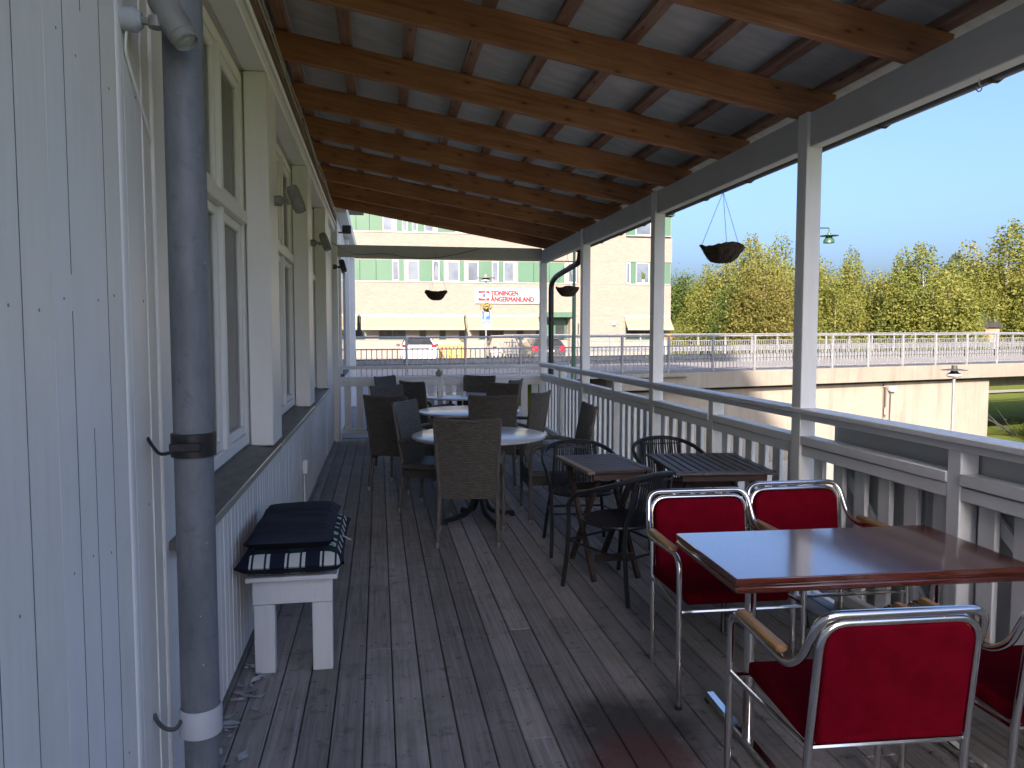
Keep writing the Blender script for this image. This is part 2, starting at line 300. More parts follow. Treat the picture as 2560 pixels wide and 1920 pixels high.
def m_glass(name, tint, rough=.03):
    m, nt, b = base(name, rough, 0, .5); b.inputs['Base Color'].default_value = tint; b.inputs['Transmission Weight'].default_value = 0
    gl = node(nt, 'ShaderNodeBsdfGlossy'); gl.inputs['Roughness'].default_value = rough; tr = node(nt, 'ShaderNodeBsdfTransparent'); tr.inputs[0].default_value = tint
    fr = node(nt, 'ShaderNodeFresnel'); fr.inputs[0].default_value = 1.5; mp = node(nt, 'ShaderNodeMapRange'); nt.links.new(fr.outputs[0], mp.inputs[0]); mp.inputs[3].default_value = .06; mp.inputs[4].default_value = 1
    ms = node(nt, 'ShaderNodeMixShader'); nt.links.new(mp.outputs[0], ms.inputs[0]); nt.links.new(tr.outputs[0], ms.inputs[1]); nt.links.new(gl.outputs[0], ms.inputs[2])
    nt.links.new(ms.outputs[0], nt.nodes['Material Output'].inputs[0]); return m
M['glass'] = m_glass('window_glass', (.86, .9, .88, 1))
M['office_glass'] = plain('office_glass', (.05, .07, .095, 1), (.1, .13, .165, 1), .9, .06, spec=.8)

# ------------------------------------------------------------------ mesh helpers
class MB:
    def __init__(s): s.v = []; s.f = []
    def add(s, vs, fs):
        n = len(s.v); s.v += [tuple(v) for v in vs]; s.f += [tuple(i + n for i in f) for f in fs]; return s
    def xform(s, mat, start=0):
        for i in range(start, len(s.v)): s.v[i] = tuple(mat @ Vector(s.v[i]))
        return s
    def box(s, x0, x1, y0, y1, z0, z1, b=0., mat=None):
        if x0 > x1: x0, x1 = x1, x0
        if y0 > y1: y0, y1 = y1, y0
        if z0 > z1: z0, z1 = z1, z0
        k = len(s.v); b = min(b, (x1 - x0) * .45, (y1 - y0) * .45, (z1 - z0) * .45)
        if b <= 0:
            vs = [(x, y, z) for x in (x0, x1) for y in (y0, y1) for z in (z0, z1)]
            s.add(vs, [(0, 1, 3, 2), (4, 6, 7, 5), (0, 4, 5, 1), (2, 3, 7, 6), (0, 2, 6, 4), (1, 5, 7, 3)])
        else:
            X = (x0, x1); Y = (y0, y1); Z = (z0, z1); sg = (1, -1); vs = []; idx = {}
            for i in (0, 1):
                for j in (0, 1):
                    for l in (0, 1):
                        c = (X[i], Y[j], Z[l]); d = (sg[i] * b, sg[j] * b, sg[l] * b)
                        for a in range(3):
                            p = [c[q] + (0 if q == a else d[q]) for q in range(3)]; idx[(i, j, l, a)] = len(vs); vs.append(p)
            F = []
            for a in range(3):
                o = [q for q in range(3) if q != a]
                for e in (0, 1):
                    f = []
                    for (p, q) in ((0, 0), (1, 0), (1, 1), (0, 1)):
                        t = [0, 0, 0]; t[a] = e; t[o[0]] = p; t[o[1]] = q; f.append(idx[(*t, a)])
                    flip = (e == 0) ^ (a == 1); F.append(tuple(reversed(f)) if flip else tuple(f))
            for a in range(3):
                o = [q for q in range(3) if q != a]
                for (p, q) in ((0, 0), (1, 0), (1, 1), (0, 1)):
                    f = []
                    for e, ax in ((0, o[0]), (1, o[0]), (1, o[1]), (0, o[1])):
                        t = [0, 0, 0]; t[a] = e; t[o[0]] = p; t[o[1]] = q; f.append(idx[(*t, ax)])
                    F.append(tuple(f))
            for i in (0, 1):
                for j in (0, 1):
                    for l in (0, 1): F.append(tuple(idx[(i, j, l, a)] for a in range(3)))
            s.add(vs, F)
        if mat is not None: s.xform(mat, k)
        return s
    def tube(s, pts, r, n=8, closed=False, cap=True):
        P = [Vector(p) for p in pts]; m = len(P); rs = r if isinstance(r, (list, tuple)) else [r] * m
        T = []
        for i in range(m):
            a = P[i - 1] if (i or closed) else P[i]; c = P[(i + 1) % m] if (i < m - 1 or closed) else P[i]
            T.append((c - a).normalized())
        up = Vector((0, 0, 1)) if abs(T[0].z) < .9 else Vector((1, 0, 0)); N = (up - T[0] * up.dot(T[0])).normalized(); vs = []
        for i in range(m):
            N = (N - T[i] * N.dot(T[i])).normalized(); B = T[i].cross(N)
            for k in range(n):
                a = 2 * PI * k / n; vs.append(P[i] + (N * math.cos(a) + B * math.sin(a)) * rs[i])
        fs = []
        for i in range(m if closed else m - 1):
            for k in range(n):
                a = i * n + k; b2 = i * n + (k + 1) % n; j = (i + 1) % m; fs.append((a, b2, j * n + (k + 1) % n, j * n + k))
        if cap and not closed: fs += [tuple(range(n))[::-1], tuple(range((m - 1) * n, m * n))]
        return s.add(vs, fs)
    def lathe(s, prof, n=24, c=(0, 0, 0), cap=False):
        vs = []; fs = []
        for (r, z) in prof:
            for k in range(n): a = 2 * PI * k / n; vs.append((c[0] + r * math.cos(a), c[1] + r * math.sin(a), c[2] + z))
        for i in range(len(prof) - 1):
            for k in range(n): fs.append((i * n + k, i * n + (k + 1) % n, (i + 1) * n + (k + 1) % n, (i + 1) * n + k))
        if cap: fs += [tuple(range(n))[::-1], tuple(range((len(prof) - 1) * n, len(prof) * n))]
        return s.add(vs, fs)
    def prism(s, poly, h0, h1, axis=2):
        # polygon in the plane across the axis, extruded from h0 to h1
        n = len(poly); put = {0: lambda p, h: (h, p[0], p[1]), 1: lambda p, h: (p[0], h, p[1]), 2: lambda p, h: (p[0], p[1], h)}[axis]
        vs = [put(p, h0) for p in poly] + [put(p, h1) for p in poly]
        fs = [tuple(range(n))[::-1], tuple(range(n, 2 * n))] + [(i, (i + 1) % n, n + (i + 1) % n, n + i) for i in range(n)]
        return s.add(vs, fs)
    def mesh(s, name, mat, smooth=True, angle=38):
        me = bpy.data.meshes.new(name); me.from_pydata(s.v, [], s.f); me.update()
        bm = bmesh.new(); bm.from_mesh(me); bmesh.ops.recalc_face_normals(bm, faces=bm.faces); bm.to_mesh(me); bm.free()
        if mat: me.materials.append(mat)
        if smooth:
            me.polygons.foreach_set('use_smooth', [True] * len(me.polygons)); me.set_sharp_from_angle(angle=R(angle))
        return me
def obj(name, mb, mat, parent=None, smooth=True, angle=38, loc=None, rot=None):
    me = mb.mesh(name, M[mat] if isinstance(mat, str) else mat, smooth, angle) if isinstance(mb, MB) else mb
    o = bpy.data.objects.new(name, me); C.objects.link(o)
    if parent: o.parent = parent
    if loc: o.location = loc
    if rot: o.rotation_euler = rot
    return o
def tag(o, label=None, cat=None, group=None, kind=None):
    if label: o['label'] = label
    if cat: o['category'] = cat
    if group: o['group'] = group
    if kind: o['kind'] = kind
    return o
def thing(name, label, cat, loc=(0, 0, 0), rotz=0, group=None, kind=None):
    o = bpy.data.objects.new(name, None); C.objects.link(o); o.location = loc; o.rotation_euler = (0, 0, rotz); o.empty_display_size = .2
    return tag(o, label, cat, group, kind)
def copy_tree(o, parent=None):
    c = o.copy(); C.objects.link(c)
    if parent: c.parent = parent
    for ch in list(o.children): copy_tree(ch, c)
    return c
def fillet(pts, r, n=5):
    P = [Vector(p) for p in pts]; out = [P[0]]
    for i in range(1, len(P) - 1):
        a, b, c = P[i - 1], P[i], P[i + 1]; u = (a - b); w = (c - b); q = r[i - 1] if isinstance(r, (list, tuple)) else r
        d = min(q, u.length * .49, w.length * .49); p0 = b + u.normalized() * d; p1 = b + w.normalized() * d
        for k in range(n + 1):
            t = k / n; out.append(p0 * (1 - t) ** 2 + b * 2 * t * (1 - t) + p1 * t * t)
    return out + [P[-1]]
def spline(pts, n=6):
    P = [Vector(p) for p in pts]; out = []
    for i in range(len(P) - 1):
        p0 = P[max(i - 1, 0)]; p1 = P[i]; p2 = P[i + 1]; p3 = P[min(i + 2, len(P) - 1)]
        for k in range(n):
            t = k / n; out.append(.5 * ((2 * p1) + (p2 - p0) * t + (2 * p0 - 5 * p1 + 4 * p2 - p3) * t * t + (3 * p1 - p0 - 3 * p2 + p3) * t ** 3))
    return out + [P[-1]]
BX = lambda *a, **k: MB().box(*a, **k)

# ================================================================== SETTING
def cam_xy(px, d):     # world point below a column of the photograph, at ground distance d
    u = (px - 1280) / 1923.; a = math.atan(u) + R(9.806); return (d * math.sin(a) / math.cos(a - R(9.806)), d * math.cos(a) / math.cos(a - R(9.806)))
def sstep(a, b, x): t = min(max((x - a) / (b - a), 0), 1); return t * t * (3 - 2 * t)
BP = Vector((1.94, 25.0, 0)); BU = Vector((.9744, .2250, 0)); BV = Vector((-.2250, .9744, 0))   # near edge line of the bridge
def bp(s, v, z): p = BP + BU * s + BV * v; return (p.x, p.y, z)
def bxy(x, y): d = Vector((x, y, 0)) - BP; return d.dot(BU), d.dot(BV)
LOW = -3.6
def ground_h(x, y):
    s, v = bxy(x, y)
    if v < 2.4:
        a = sstep(8, 13, y) * (1 - sstep(3.6, 6.8, x))
        if x < -1: a = max(a, sstep(-1, -4, x))
        return LOW * (1 - a) - .06 * a
    a = 1 - sstep(25.5, 27.5, s)                  # abutment fill
    if v > 14: a = max(1 - sstep(24, 36, s), 0)
    far = sstep(88, 115, v)
    return (LOW - 1.1 * sstep(1, 18, v)) * (1 - a) * (1 - far) + (-.06 * a if far < 1 else 0) + -.4 * far * (1 - a)
def make_ground():
    xs = sorted(set([-400, -200, -100, -60] + [i * 1.5 for i in range(-26, 60)] + [100, 130, 180, 260, 400]))
    ys = sorted(set([-300, -120, -60] + [i * 1.5 for i in range(-26, 80)] + [130, 150, 180, 240, 400, 900]))
    vs = [(x, y, ground_h(x, y) + (.0 if abs(x) > 90 else random.uniform(-.03, .01))) for y in ys for x in xs]; w = len(xs)
    fs = [(j * w + i, j * w + i + 1, (j + 1) * w + i + 1, (j + 1) * w + i) for j in range(len(ys) - 1) for i in range(w - 1)]
    o = obj('ground', MB().add(vs, fs), 'lawn'); tag(o, kind='structure')
make_ground()
# the street on our level, behind the veranda
def sheet(name, poly, z, mat):
    o = obj(name, MB().add([(x, y, z) for x, y in poly], [tuple(range(len(poly)))]), mat); return tag(o, kind='structure')
e0 = bp(-14, -.2, 0); e1 = bp(9.5, -.2, 0); e2 = bp(9.5, 14.5, 0); e3 = bp(3.5, -.2, 0)
sheet('street', [(-40, 17.3), (-.69, 17.3), (-.69, 11.8), (2.6, 11.8), (2.9, 14.5), (3.2, 20), (e3[0], e3[1]), (e1[0], e1[1]), (16, 40.5), (16, 45.4), (-40, 45.4)], 0.0, 'asphalt')
sheet('pavement', [(-40, 41.5), (10.2, 41.5), (12.2, 44.2), (34, 44.2), (34, 50.4), (-40, 50.4)], 0.012, 'paving')
kb = MB(); kb.box(-40, 10.2, 41.38, 41.5, -.05, .11, .01); tag(obj('kerb', kb, 'plinth'), kind='structure')
lw = MB(); lw.add([(11.8, 45.2, .05), (32, 44.6, .05), (32, 48, .16), (12.2, 48, .16)], [(0, 1, 2, 3)])
tag(obj('lawn_strip', lw, 'lawn'), kind='structure')
# footpath under the bridge
pth = MB(); pv = []
for i in range(24):
    x = 20 + i * 3.2; y = 66 + .12 * (x - 30) + 1.2 * math.sin(i * .5)
    pv += [(x, y, ground_h(x, y) + .12), (x, y + 2.6, ground_h(x, y + 2.6) + .12)]
pth.add(pv, [(2 * i, 2 * i + 2, 2 * i + 3, 2 * i + 1) for i in range(23)]); tag(obj('footpath', pth, 'paving'), kind='structure')

# pale gravel yard on the lower level between the veranda and the abutment wall
yv = []; 
for i in range(15):
    s_ = 6.5 + i * 1.42; p = bp(s_, .3, LOW + .05); t_ = i / 14; yv += [(6.6 + t_ * 8.2, 8 - 1.5 * t_, LOW + .05), p]
tag(obj('yard', MB().add(yv, [(2 * i, 2 * i + 2, 2 * i + 3, 2 * i + 1) for i in range(14)]).add([(2.2, -12, LOW + .05), (14.8, 6.5, LOW + .05), (6.6, 8, LOW + .05), (2.2, 7.6, LOW + .05)], [(0, 1, 2, 3)]), 'gravel'), kind='structure')
# ------------------------------------------------------------------ deck
deck = bpy.data.objects.new('deck', BX(-.7, 2.6, -4.4, 11.75, -.3, -.04).mesh('deck', M['dark'])); C.objects.link(deck); tag(deck, kind='structure')
PW = .1235; x = -.696; row = 0
while x < 2.58:
    cuts = [-4.4] + sorted(random.uniform(-1, 11) for _ in range(random.choice([2, 3, 3]))) + [11.72]
    cuts = [c for i, c in enumerate(cuts) if i in (0, len(cuts) - 1) or c - cuts[i - 1] > .6]
    for a, b in zip(cuts[:-1], cuts[1:]):
        dz = random.uniform(-.0015, .0015)
        obj('plank', BX(x + .0025, min(x + PW - .0025, 2.6), a + .0015, b - .0015, -.03 + dz, dz, .004), 'deck', deck, smooth=False)
    x += PW; row += 1
scr = MB()
for xi in np.arange(-.696 + PW / 2, 2.55, PW):
    for yj in np.arange(.2, 11.6, .61):
        for dx in (-.032, .032): scr.lathe([(0, .0022), (.0035, .002), (.0042, .0004)], 6, (xi + dx + random.uniform(-.006, .006), yj + random.uniform(-.012, .012), 0))
tag(obj('screws', scr, 'lamp_dark', deck), kind='stuff')
# ------------------------------------------------------------------ house
house = thing('house', 'white board-clad house with tall deep-set windows along the veranda', 'house')
obj('wall', BX(-9, -.69, -6.8, 2.6, -.4, 4.2).box(-9, -.9, 2.6, 9.9, -.4, 4.2).box(-9, -.69, 9.9, 17.2, -.4, 4.2).box(-.9, -.69, 2.6, 9.9, -.4, .93).box(-.9, -.69, 2.6, 9.9, 3.035, 4.2)
    .box(-.9, -.69, 4.6, 4.9, .93, 3.035).box(-.9, -.69, 7.03, 7.38, .93, 3.035).box(-.9, -.69, 9.34, 9.9, .93, 3.035), 'white', house)
obj('roof', MB().prism([(-10, 4.2), (-.3, 4.2), (-.3, 4.35), (-5, 8.2), (-10, 4.35)], -7.2, 17.6, axis=1), 'sheet_top', house)
def board(y0, y1, z0, z1, xf, name='board', mat='white', b=.0012, xb=-.69, g=.0016, parent=house):
    return obj(name, BX(xb, xf, y0 + g, y1 - g, z0, z1, b), mat, parent, smooth=False)
y = -1.2 - .143 * 4
while y < 1.5:
    board(y, min(y + .143, 1.587), .0, 3.19, -.66 + random.uniform(-.0003, .0003), b=0, g=0); y += .143
if y < 1.58: board(y, 1.587, 0, 3.19, -.66, b=0, g=0)
board(1.587, 1.7298, 0, 3.19, -.6601, b=0, g=0)
for a, b_ in ((1.73, 1.829), (1.829, 1.9345), (1.9345, 2.0565)): board(a, b_, 0, 3.19, -.66 + random.uniform(-.0003, .0003), 'corner_board', 'white_trim', 0, g=0)
board(2.0565, 2.175, .0, 3.19, -.6603, b=0, g=0)
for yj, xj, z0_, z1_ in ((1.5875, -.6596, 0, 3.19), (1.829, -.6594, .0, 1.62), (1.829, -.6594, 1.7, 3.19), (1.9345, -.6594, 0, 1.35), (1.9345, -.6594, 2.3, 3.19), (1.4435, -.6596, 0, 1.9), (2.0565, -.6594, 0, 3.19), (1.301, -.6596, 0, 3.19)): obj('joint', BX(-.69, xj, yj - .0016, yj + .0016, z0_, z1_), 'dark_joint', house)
mo = MB(); pr = [(2.175, -.664), (2.175, -.66)] + [(2.2 + .025 * math.sin(a), -.66 + .005 * math.cos(a)) for a in np.linspace(-PI / 2, PI / 2, 7)] + [(2.225, -.664)]
mo.add([(px, py, z) for z in (0, 3.19) for py, px in pr], [(i, i + 1, len(pr) + i + 1, len(pr) + i) for i in range(len(pr) - 1)]); obj('moulding', mo, 'white_trim', house)
for a, b_ in ((2.228, 2.312), (2.312, 2.385), (2.385, 2.462)): board(a, b_, 0, 3.19, -.66 + random.uniform(-.002, .002))
nl = MB().lathe([(0, .0012), (.0035, .001), (.0042, 0)], 8); nl.xform(Matrix.Rotation(R(90), 4, 'Y')); nm_ = nl.mesh('nail', M['lamp_grey'])
for yn in (1.38, 1.52, 1.66, 1.78, 1.88, 2.0, 2.11, 2.35, 2.42):
    for zn in (.45, 1.05, 1.64, 2.2):
        if random.random() < .75: obj('nail', nm_, None, house, loc=(-.6605, yn + random.uniform(-.02, .02), zn + random.uniform(-.03, .03)))
WIN = [(2.6, 4.56), (4.93, 6.99), (7.42, 9.28)]
ZS, ZT = .95, 3.0
# casings between the windows (front face nearest the veranda), deep reveals behind them
for a, b_ in ((2.464, 2.6), (4.56, 4.93), (6.99, 7.42), (9.28, 9.9)):
    obj('casing', BX(-.73, -.6 if a > 3 else -.65, a, b_, .93 if a > 3 else 0, 3.03, .006), 'white_trim', house)
obj('header_board', BX(-.73, -.6, 2.62, 11.4, 3.032, 3.188, .006), 'white_trim', house)
obj('eave_moulding', BX(-.6, -.575, 2.62, 11.4, 3.1, 3.125, .008), 'white_trim', house)
# boards under the sills and along the rest of the wall
bm_ = BX(-.03, 0, .0013, .0837, 0, .895, .005).mesh('board', M['white'], False)
y = 2.464; 
while y < 9.9:
    obj('board', bm_, None, house, loc=(-.662 + random.uniform(-.001, .001), y, .03)); y += .085
y = 9.9
while y < 11.45:
    board(y, y + .11, .03, 3.19, -.655); y += .11
obj('skirting', BX(-.69, -.645, 2.464, 11.45, .0, .03, .004), 'sill', house)
obj('corner_board', BX(-.69, -.575, 11.42, 11.6, 0, 3.34, .006), 'white_trim', house)
y = 11.6
while y < 17.05:
    board(y, y + .17, -.1, 3.3, -.6 + random.uniform(-.003, .003), mat='white_trim'); y += .17
obj('corner_board', BX(-.69, -.5, 17.05, 17.22, -.3, 3.4, .006), 'white_trim', house)
obj('corner_board', BX(-.69, -.53, 14.6, 14.85, -.1, 3.3, .006), 'white_trim', house)
obj('fascia', BX(-.62, -.45, 11.65, 17.5, 3.34, 3.5, .005), 'white_trim', house)
for a, b_ in zip((2.6, 4.93, 7.42), (4.56, 6.99, 9.28)):
    w = obj('window', BX(-.79, -.735, a, a + .06, ZS, ZT, .004).box(-.79, -.735, b_ - .06, b_, ZS, ZT, .004).box(-.79, -.735, a + .06, b_ - .06, ZS, ZS + .06, .004).box(-.79, -.735, a + .06, b_ - .06, ZT - .06, ZT, .004), 'white_trim', house)
    obj('transom', BX(-.79, -.71, a + .06, b_ - .06, 2.175, 2.245, .006), 'white_trim', w)
    mid = (a + b_) / 2; q3 = [a + .06, a + .06 + (b_ - a - .12) / 3, a + .06 + (b_ - a - .12) * 2 / 3, b_ - .06]
    for i in range(3):
        y0, y1 = q3[i], q3[i + 1]
        if i: obj('mullion', BX(-.79, -.722, y0 - .022, y0 + .022, ZS + .06, 2.175, .005).box(-.79, -.722, y0 - .022, y0 + .022, 2.245, ZT - .06, .005), 'white_trim', w)
        y0 += .024 if i else .002; y1 -= .024 if i < 2 else .002
        for z0, z1 in ((ZS + .062, 2.173), (2.247, ZT - .062)):
            s = MB(); t = .048
            s.box(-.782, -.744, y0, y0 + t, z0, z1, .006).box(-.782, -.744, y1 - t, y1, z0, z1, .006).box(-.782, -.744, y0 + t, y1 - t, z0, z0 + t, .006).box(-.782, -.744, y0 + t, y1 - t, z1 - t, z1, .006)
            obj('sash', s, 'white_trim', w); obj('pane', BX(-.766, -.762, y0 + t, y1 - t, z0 + t, z1 - t), 'glass', w)
    obj('blind', BX(-.805, -.801, a, b_, 1.45, ZT), 'blind', w); obj('curtain', BX(-.822, -.816, a, b_, ZS, ZT), 'shade_cloth', w)
    sl = MB(); sl.prism([(-.735, .94), (-.585, .915), (-.585, .9), (-.735, .9)], a - .16 if a > 3 else a - .1, b_ + .2, axis=1); si = obj('window_sill', sl, 'sill', house)
    obj('edge_strip', BX(-.586, -.579, a - .1, b_ + .2, .885, .919, .002), 'edge_metal', si)
# a window casing on the part of the house beyond the veranda
w = obj('window', BX(-.6, -.565, 12.2, 12.32, .95, 2.62, .004).box(-.6, -.565, 13.9, 14.02, .95, 2.62, .004).box(-.6, -.555, 12.15, 14.07, 2.62, 2.76, .004), 'white_trim', house)
obj('pane', BX(-.599, -.59, 12.32, 13.9, .95, 2.62), 'office_glass', w); obj('window_sill', BX(-.6, -.53, 12.15, 14.07, .9, .95, .005), 'sill', w)
# unseen block added far behind the camera to shade the veranda and road
caster = thing('shade_block', 'unseen tall rendered block added well behind the veranda to cast shade', 'building'); wz = 33.6
obj('wall', BX(-62, -12.3, -54, -40, -4, wz), 'plinth', caster); obj('roof', BX(-62.2, -12.1, -54.2, -39.8, wz, wz + .3, .05), 'sheet_top', caster)
for i in range(11):
    for j in range(15): obj('window', BX(-60.5 + 3.2 * j, -58.9 + 3.2 * j, -39.995, -39.93, 1 + 3 * i, 2.6 + 3 * i), 'car_glass', caster) if (i + j) % 1 == 0 else None

# ------------------------------------------------------------------ veranda roof
ver = thing('veranda_roof', 'pine raftered lean-to veranda roof on white painted posts', 'veranda roof')
RZ = lambda x: 3.277 - .1735 * x            # underside of the rafters
ang = math.atan(.1735)
RY = [1.5, 2.36, 3.32, 4.28, 5.36, 6.42, 7.38, 8.38, 9.42, 10.42, 11.38]
for i, y in enumerate(RY):
    h = .176 + random.uniform(-.004, .004); x0, x1 = -.69, 2.72
    rb = MB().box(0, x1 - x0, 0, .055, 0, h, .004); me = rb.mesh('rafter', M['pine'], False)
    obj('rafter', me, None, ver, loc=(x0, y, RZ(x0)), rot=(0, ang, 0))
TOP = lambda x: RZ(x) + .18 / math.cos(ang)
px = [-.6 + .405 * k for k in range(9)]
for k, x in enumerate(px):
    for a, b_ in ((1.42, 3.1 + (k % 3) * 1.06), (3.1 + (k % 3) * 1.06, 11.75)):
        o = obj('purlin', BX(-.038, .038, 0, b_ - a - .004, 0, .046, .003), 'purlin', ver, smooth=False, loc=(x, a, TOP(x) + .002), rot=(0, ang, 0))
# grey sheets seen from below, each lapping the next at a purlin
sm = {}
for k in range(-1, len(px)):
    xa = px[k] if k >= 0 else -.72; xb = px[k + 1] if k + 1 < len(px) else 2.86
    for j in range(10):
        y0 = 1.42 + j * 1.037; L = xb - xa + .05; key = (round(L, 3), j % 4)
        if key not in sm:
            n = 7; vs = []; fs = []
            for i in range(n):
                t = i / (n - 1); z = .045 * (1 - t) ** 2 + .012 * math.sin(t * PI)
                for yy in (.002, 1.039): vs += [(t * L, yy, z), (t * L, yy, z + .008)]
            for i in range(n - 1):
                a = i * 4; b2 = a + 4; fs += [(a, b2, b2 + 2, a + 2), (a + 1, a + 3, b2 + 3, b2 + 1), (a, a + 1, b2 + 1, b2), (a + 2, b2 + 2, b2 + 3, a + 3)]
            fs += [(0, 2, 3, 1), (4 * n - 4, 4 * n - 3, 4 * n - 1, 4 * n - 2)]
            sm[key] = MB().add(vs, fs).mesh('roof_sheet', M['sheet'], True, 60)
        obj('roof_sheet', sm[key], None, ver, loc=(xa, y0, TOP(xa) + .05 + random.uniform(0, .003)), rot=(0, ang, 0))
obj('roof_covering', MB().prism([(-.72, TOP(-.72) + .13), (2.86, TOP(2.86) + .13), (2.86, TOP(2.86) + .15), (-.72, TOP(-.72) + .15)], 1.4, 11.85, axis=1), 'sheet_top', ver)
# overlapping eave edge: small turned-down lips
lip = MB()
for j in range(21):
    y0 = 1.4 + j * .5; lip.prism([(y0, 0), (y0 + .5, 0), (y0 + .5, -.05), (y0 + .06, -.058), (y0 + .03, -.075), (y0, -.06)], 2.83, 2.845, axis=0)
for i in range(len(lip.v)): lip.v[i] = (lip.v[i][0], lip.v[i][1], lip.v[i][2] + 2.93)
obj('eave_edge', lip, 'sheet_top', ver)
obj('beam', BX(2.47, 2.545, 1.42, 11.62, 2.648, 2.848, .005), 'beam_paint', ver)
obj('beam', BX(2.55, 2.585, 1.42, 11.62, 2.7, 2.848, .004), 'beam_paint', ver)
obj('soffit_board', BX(2.6, 2.72, 1.42, 11.6, 2.795, 2.812, .003), 'sheet_top', ver)
obj('fascia', BX(2.722, 2.742, 1.42, 11.6, 2.76, 2.9, .003), 'rail_paint', ver)
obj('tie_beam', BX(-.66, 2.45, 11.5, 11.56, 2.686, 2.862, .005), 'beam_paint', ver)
for y in (1.68, 4.17, 6.66, 9.14, 11.6):
    obj('post', BX(2.45, 2.55, y, y + .1, -.3, 2.85, .004), 'post_paint', ver)
obj('wall_plate', BX(-.66, -.575, 1.42, 11.4, 3.192, 3.262, .004), 'eave_wood', ver)
# gutter along the eave with its black pipe at the far corner
gut = thing('roof_gutter', 'black half-round gutter with elbow and downpipe at the far post', 'gutter')
gm = MB(); gy = (1.4, 10.75); pr = [(2.81 + .058 * math.cos(a), 2.79 + .058 * math.sin(a)) for a in np.linspace(PI, 2 * PI, 9)]; pi_ = [(2.81 + .053 * math.cos(a), 2.79 + .053 * math.sin(a)) for a in np.linspace(2 * PI, PI, 9)]
gm.prism(pr + pi_, gy[0], gy[1], axis=1); obj('gutter_channel', gm, 'sheet_top', gut)
for y in np.arange(1.6, 10.7, .8): obj('bracket', MB().tube([(2.742, y, 2.8)] + [(2.81 + .063 * math.cos(a), y, 2.79 + .063 * math.sin(a)) for a in np.linspace(PI, 2 * PI, 6)], .006, 5), 'black_metal', gut)
dp = fillet([(2.81, 10.6, 2.74), (2.8, 10.62, 2.58), (2.68, 11.55, 2.45), (2.66, 11.8, 2.36), (2.66, 11.8, -.5)], [.1, .12, .12], 6)
obj('downpipe', MB().tube(dp, .042, 12), 'black_metal', gut)
obj('pipe_clamp', MB().lathe([(.044, -.03), (.052, -.03), (.052, .03), (.044, .03)], 14, (2.66, 11.8, 1.74)).box(2.57, 2.62, 11.77, 11.79, 1.72, 1.76), 'black_metal', gut)

# ------------------------------------------------------------------ railings
rail = thing('side_railing', 'white slatted veranda railing along the open side', 'railing')
NEAR = 1.0
ys = [1.78, 4.17, 6.66, 9.14, 11.6]
posts = [.5, 1.68 + .1, 2.95, 4.27, 5.41, 6.76, 7.9, 9.24, 10.36, 11.7]
tr = obj('top_rail', BX(2.435, 2.562, -.66, 11.72, 1.1, 1.132, .006).box(2.455, 2.495, -.66, 11.7, 1.066, 1.098, .003), 'rail_paint', rail)
segs = [(-.66, 1.68), (1.78, 2.9), (2.98, 4.17), (4.27, 5.4), (5.48, 6.66), (6.76, 7.87), (7.95, 9.14), (9.24, 10.34), (10.42, 11.6)]
for a, b_ in segs:
    obj('lower_rail', BX(2.452, 2.54, a, b_, .918, .968, .004), 'rail_paint', rail); obj('lower_board', BX(2.462, 2.495, a, b_, .852, .911, .003), 'rail_paint', rail)
    obj('bottom_rail', BX(2.465, 2.51, a, b_, .1, .165, .004), 'rail_paint', rail)
for y in (2.9, 5.4, 7.87, 10.34): obj('short_post', BX(2.46, 2.55, y, y + .08, -.05, 1.098, .004), 'rail_paint', rail)
bal = BX(-.014, .014, -.046, .046, 0, .83, .003).mesh('baluster', M['post_paint'], False)
for a, b_ in segs:
    n = max(2, round((b_ - a) / .187)); st = (b_ - a) / n
    for i in range(n): obj('baluster', bal, None, rail, loc=(2.526, a + st * (i + .5), .078))
# closing boards on the outside of the nearest bays
for y0 in np.arange(-.6, 4.02, .15):
    pass
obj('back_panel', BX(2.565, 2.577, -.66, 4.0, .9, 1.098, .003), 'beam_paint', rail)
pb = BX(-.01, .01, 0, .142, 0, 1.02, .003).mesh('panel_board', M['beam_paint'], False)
y = -.66
while y < 3.95:
    obj('panel_board', pb, None, rail, loc=(2.588, y, -.05)); y += .145
for (a, b_) in ((1.9, 2.85), (3.0, 3.9), (.6, 1.6)):
    L = b_ - a; brc = MB().box(-.01, .01, 0, math.hypot(L, .7), -.03, .03, .003); obj('brace', brc, 'rail_paint', rail, loc=(2.556, a, .12), rot=(math.atan2(.7, L), 0, 0))
brail = thing('end_railing', 'white board railing closing the far end of the veranda', 'railing')
bsegs = [(-.55, .85), (.95, 2.44)]
obj('top_rail', BX(-.57, 2.434, 11.5, 11.6, 1.05, 1.1, .005), 'rail_paint', brail)
for a, b_ in bsegs:
    obj('lower_rail', BX(a, b_, 11.505, 11.585, .895, .94, .004), 'rail_paint', brail); obj('lower_board', BX(a, b_, 11.51, 11.545, .8, .888, .003), 'rail_paint', brail)
    obj('bottom_rail', BX(a, b_, 11.51, 11.56, .1, .175, .004), 'rail_paint', brail)
obj('short_post', BX(.86, .94, 11.5, 11.58, -.05, 1.048, .004), 'rail_paint', brail); obj('short_post', BX(-.64, -.56, 11.47, 11.57, -.05, 1.1, .004), 'post_paint', brail)
bb = BX(-.05, .05, -.012, .012, 0, .78, .003).mesh('baluster', M['post_paint'], False)
for a, b_ in bsegs:
    n = round((b_ - a) / .165); st = (b_ - a) / n
    for i in range(n): obj('baluster', bb, None, brail, loc=(a + st * (i + .5), 11.575, .09))
clip = thing('rail_lamp', 'small round grey lamp clipped on the end railing', 'lamp', (.875, 11.47, .985))
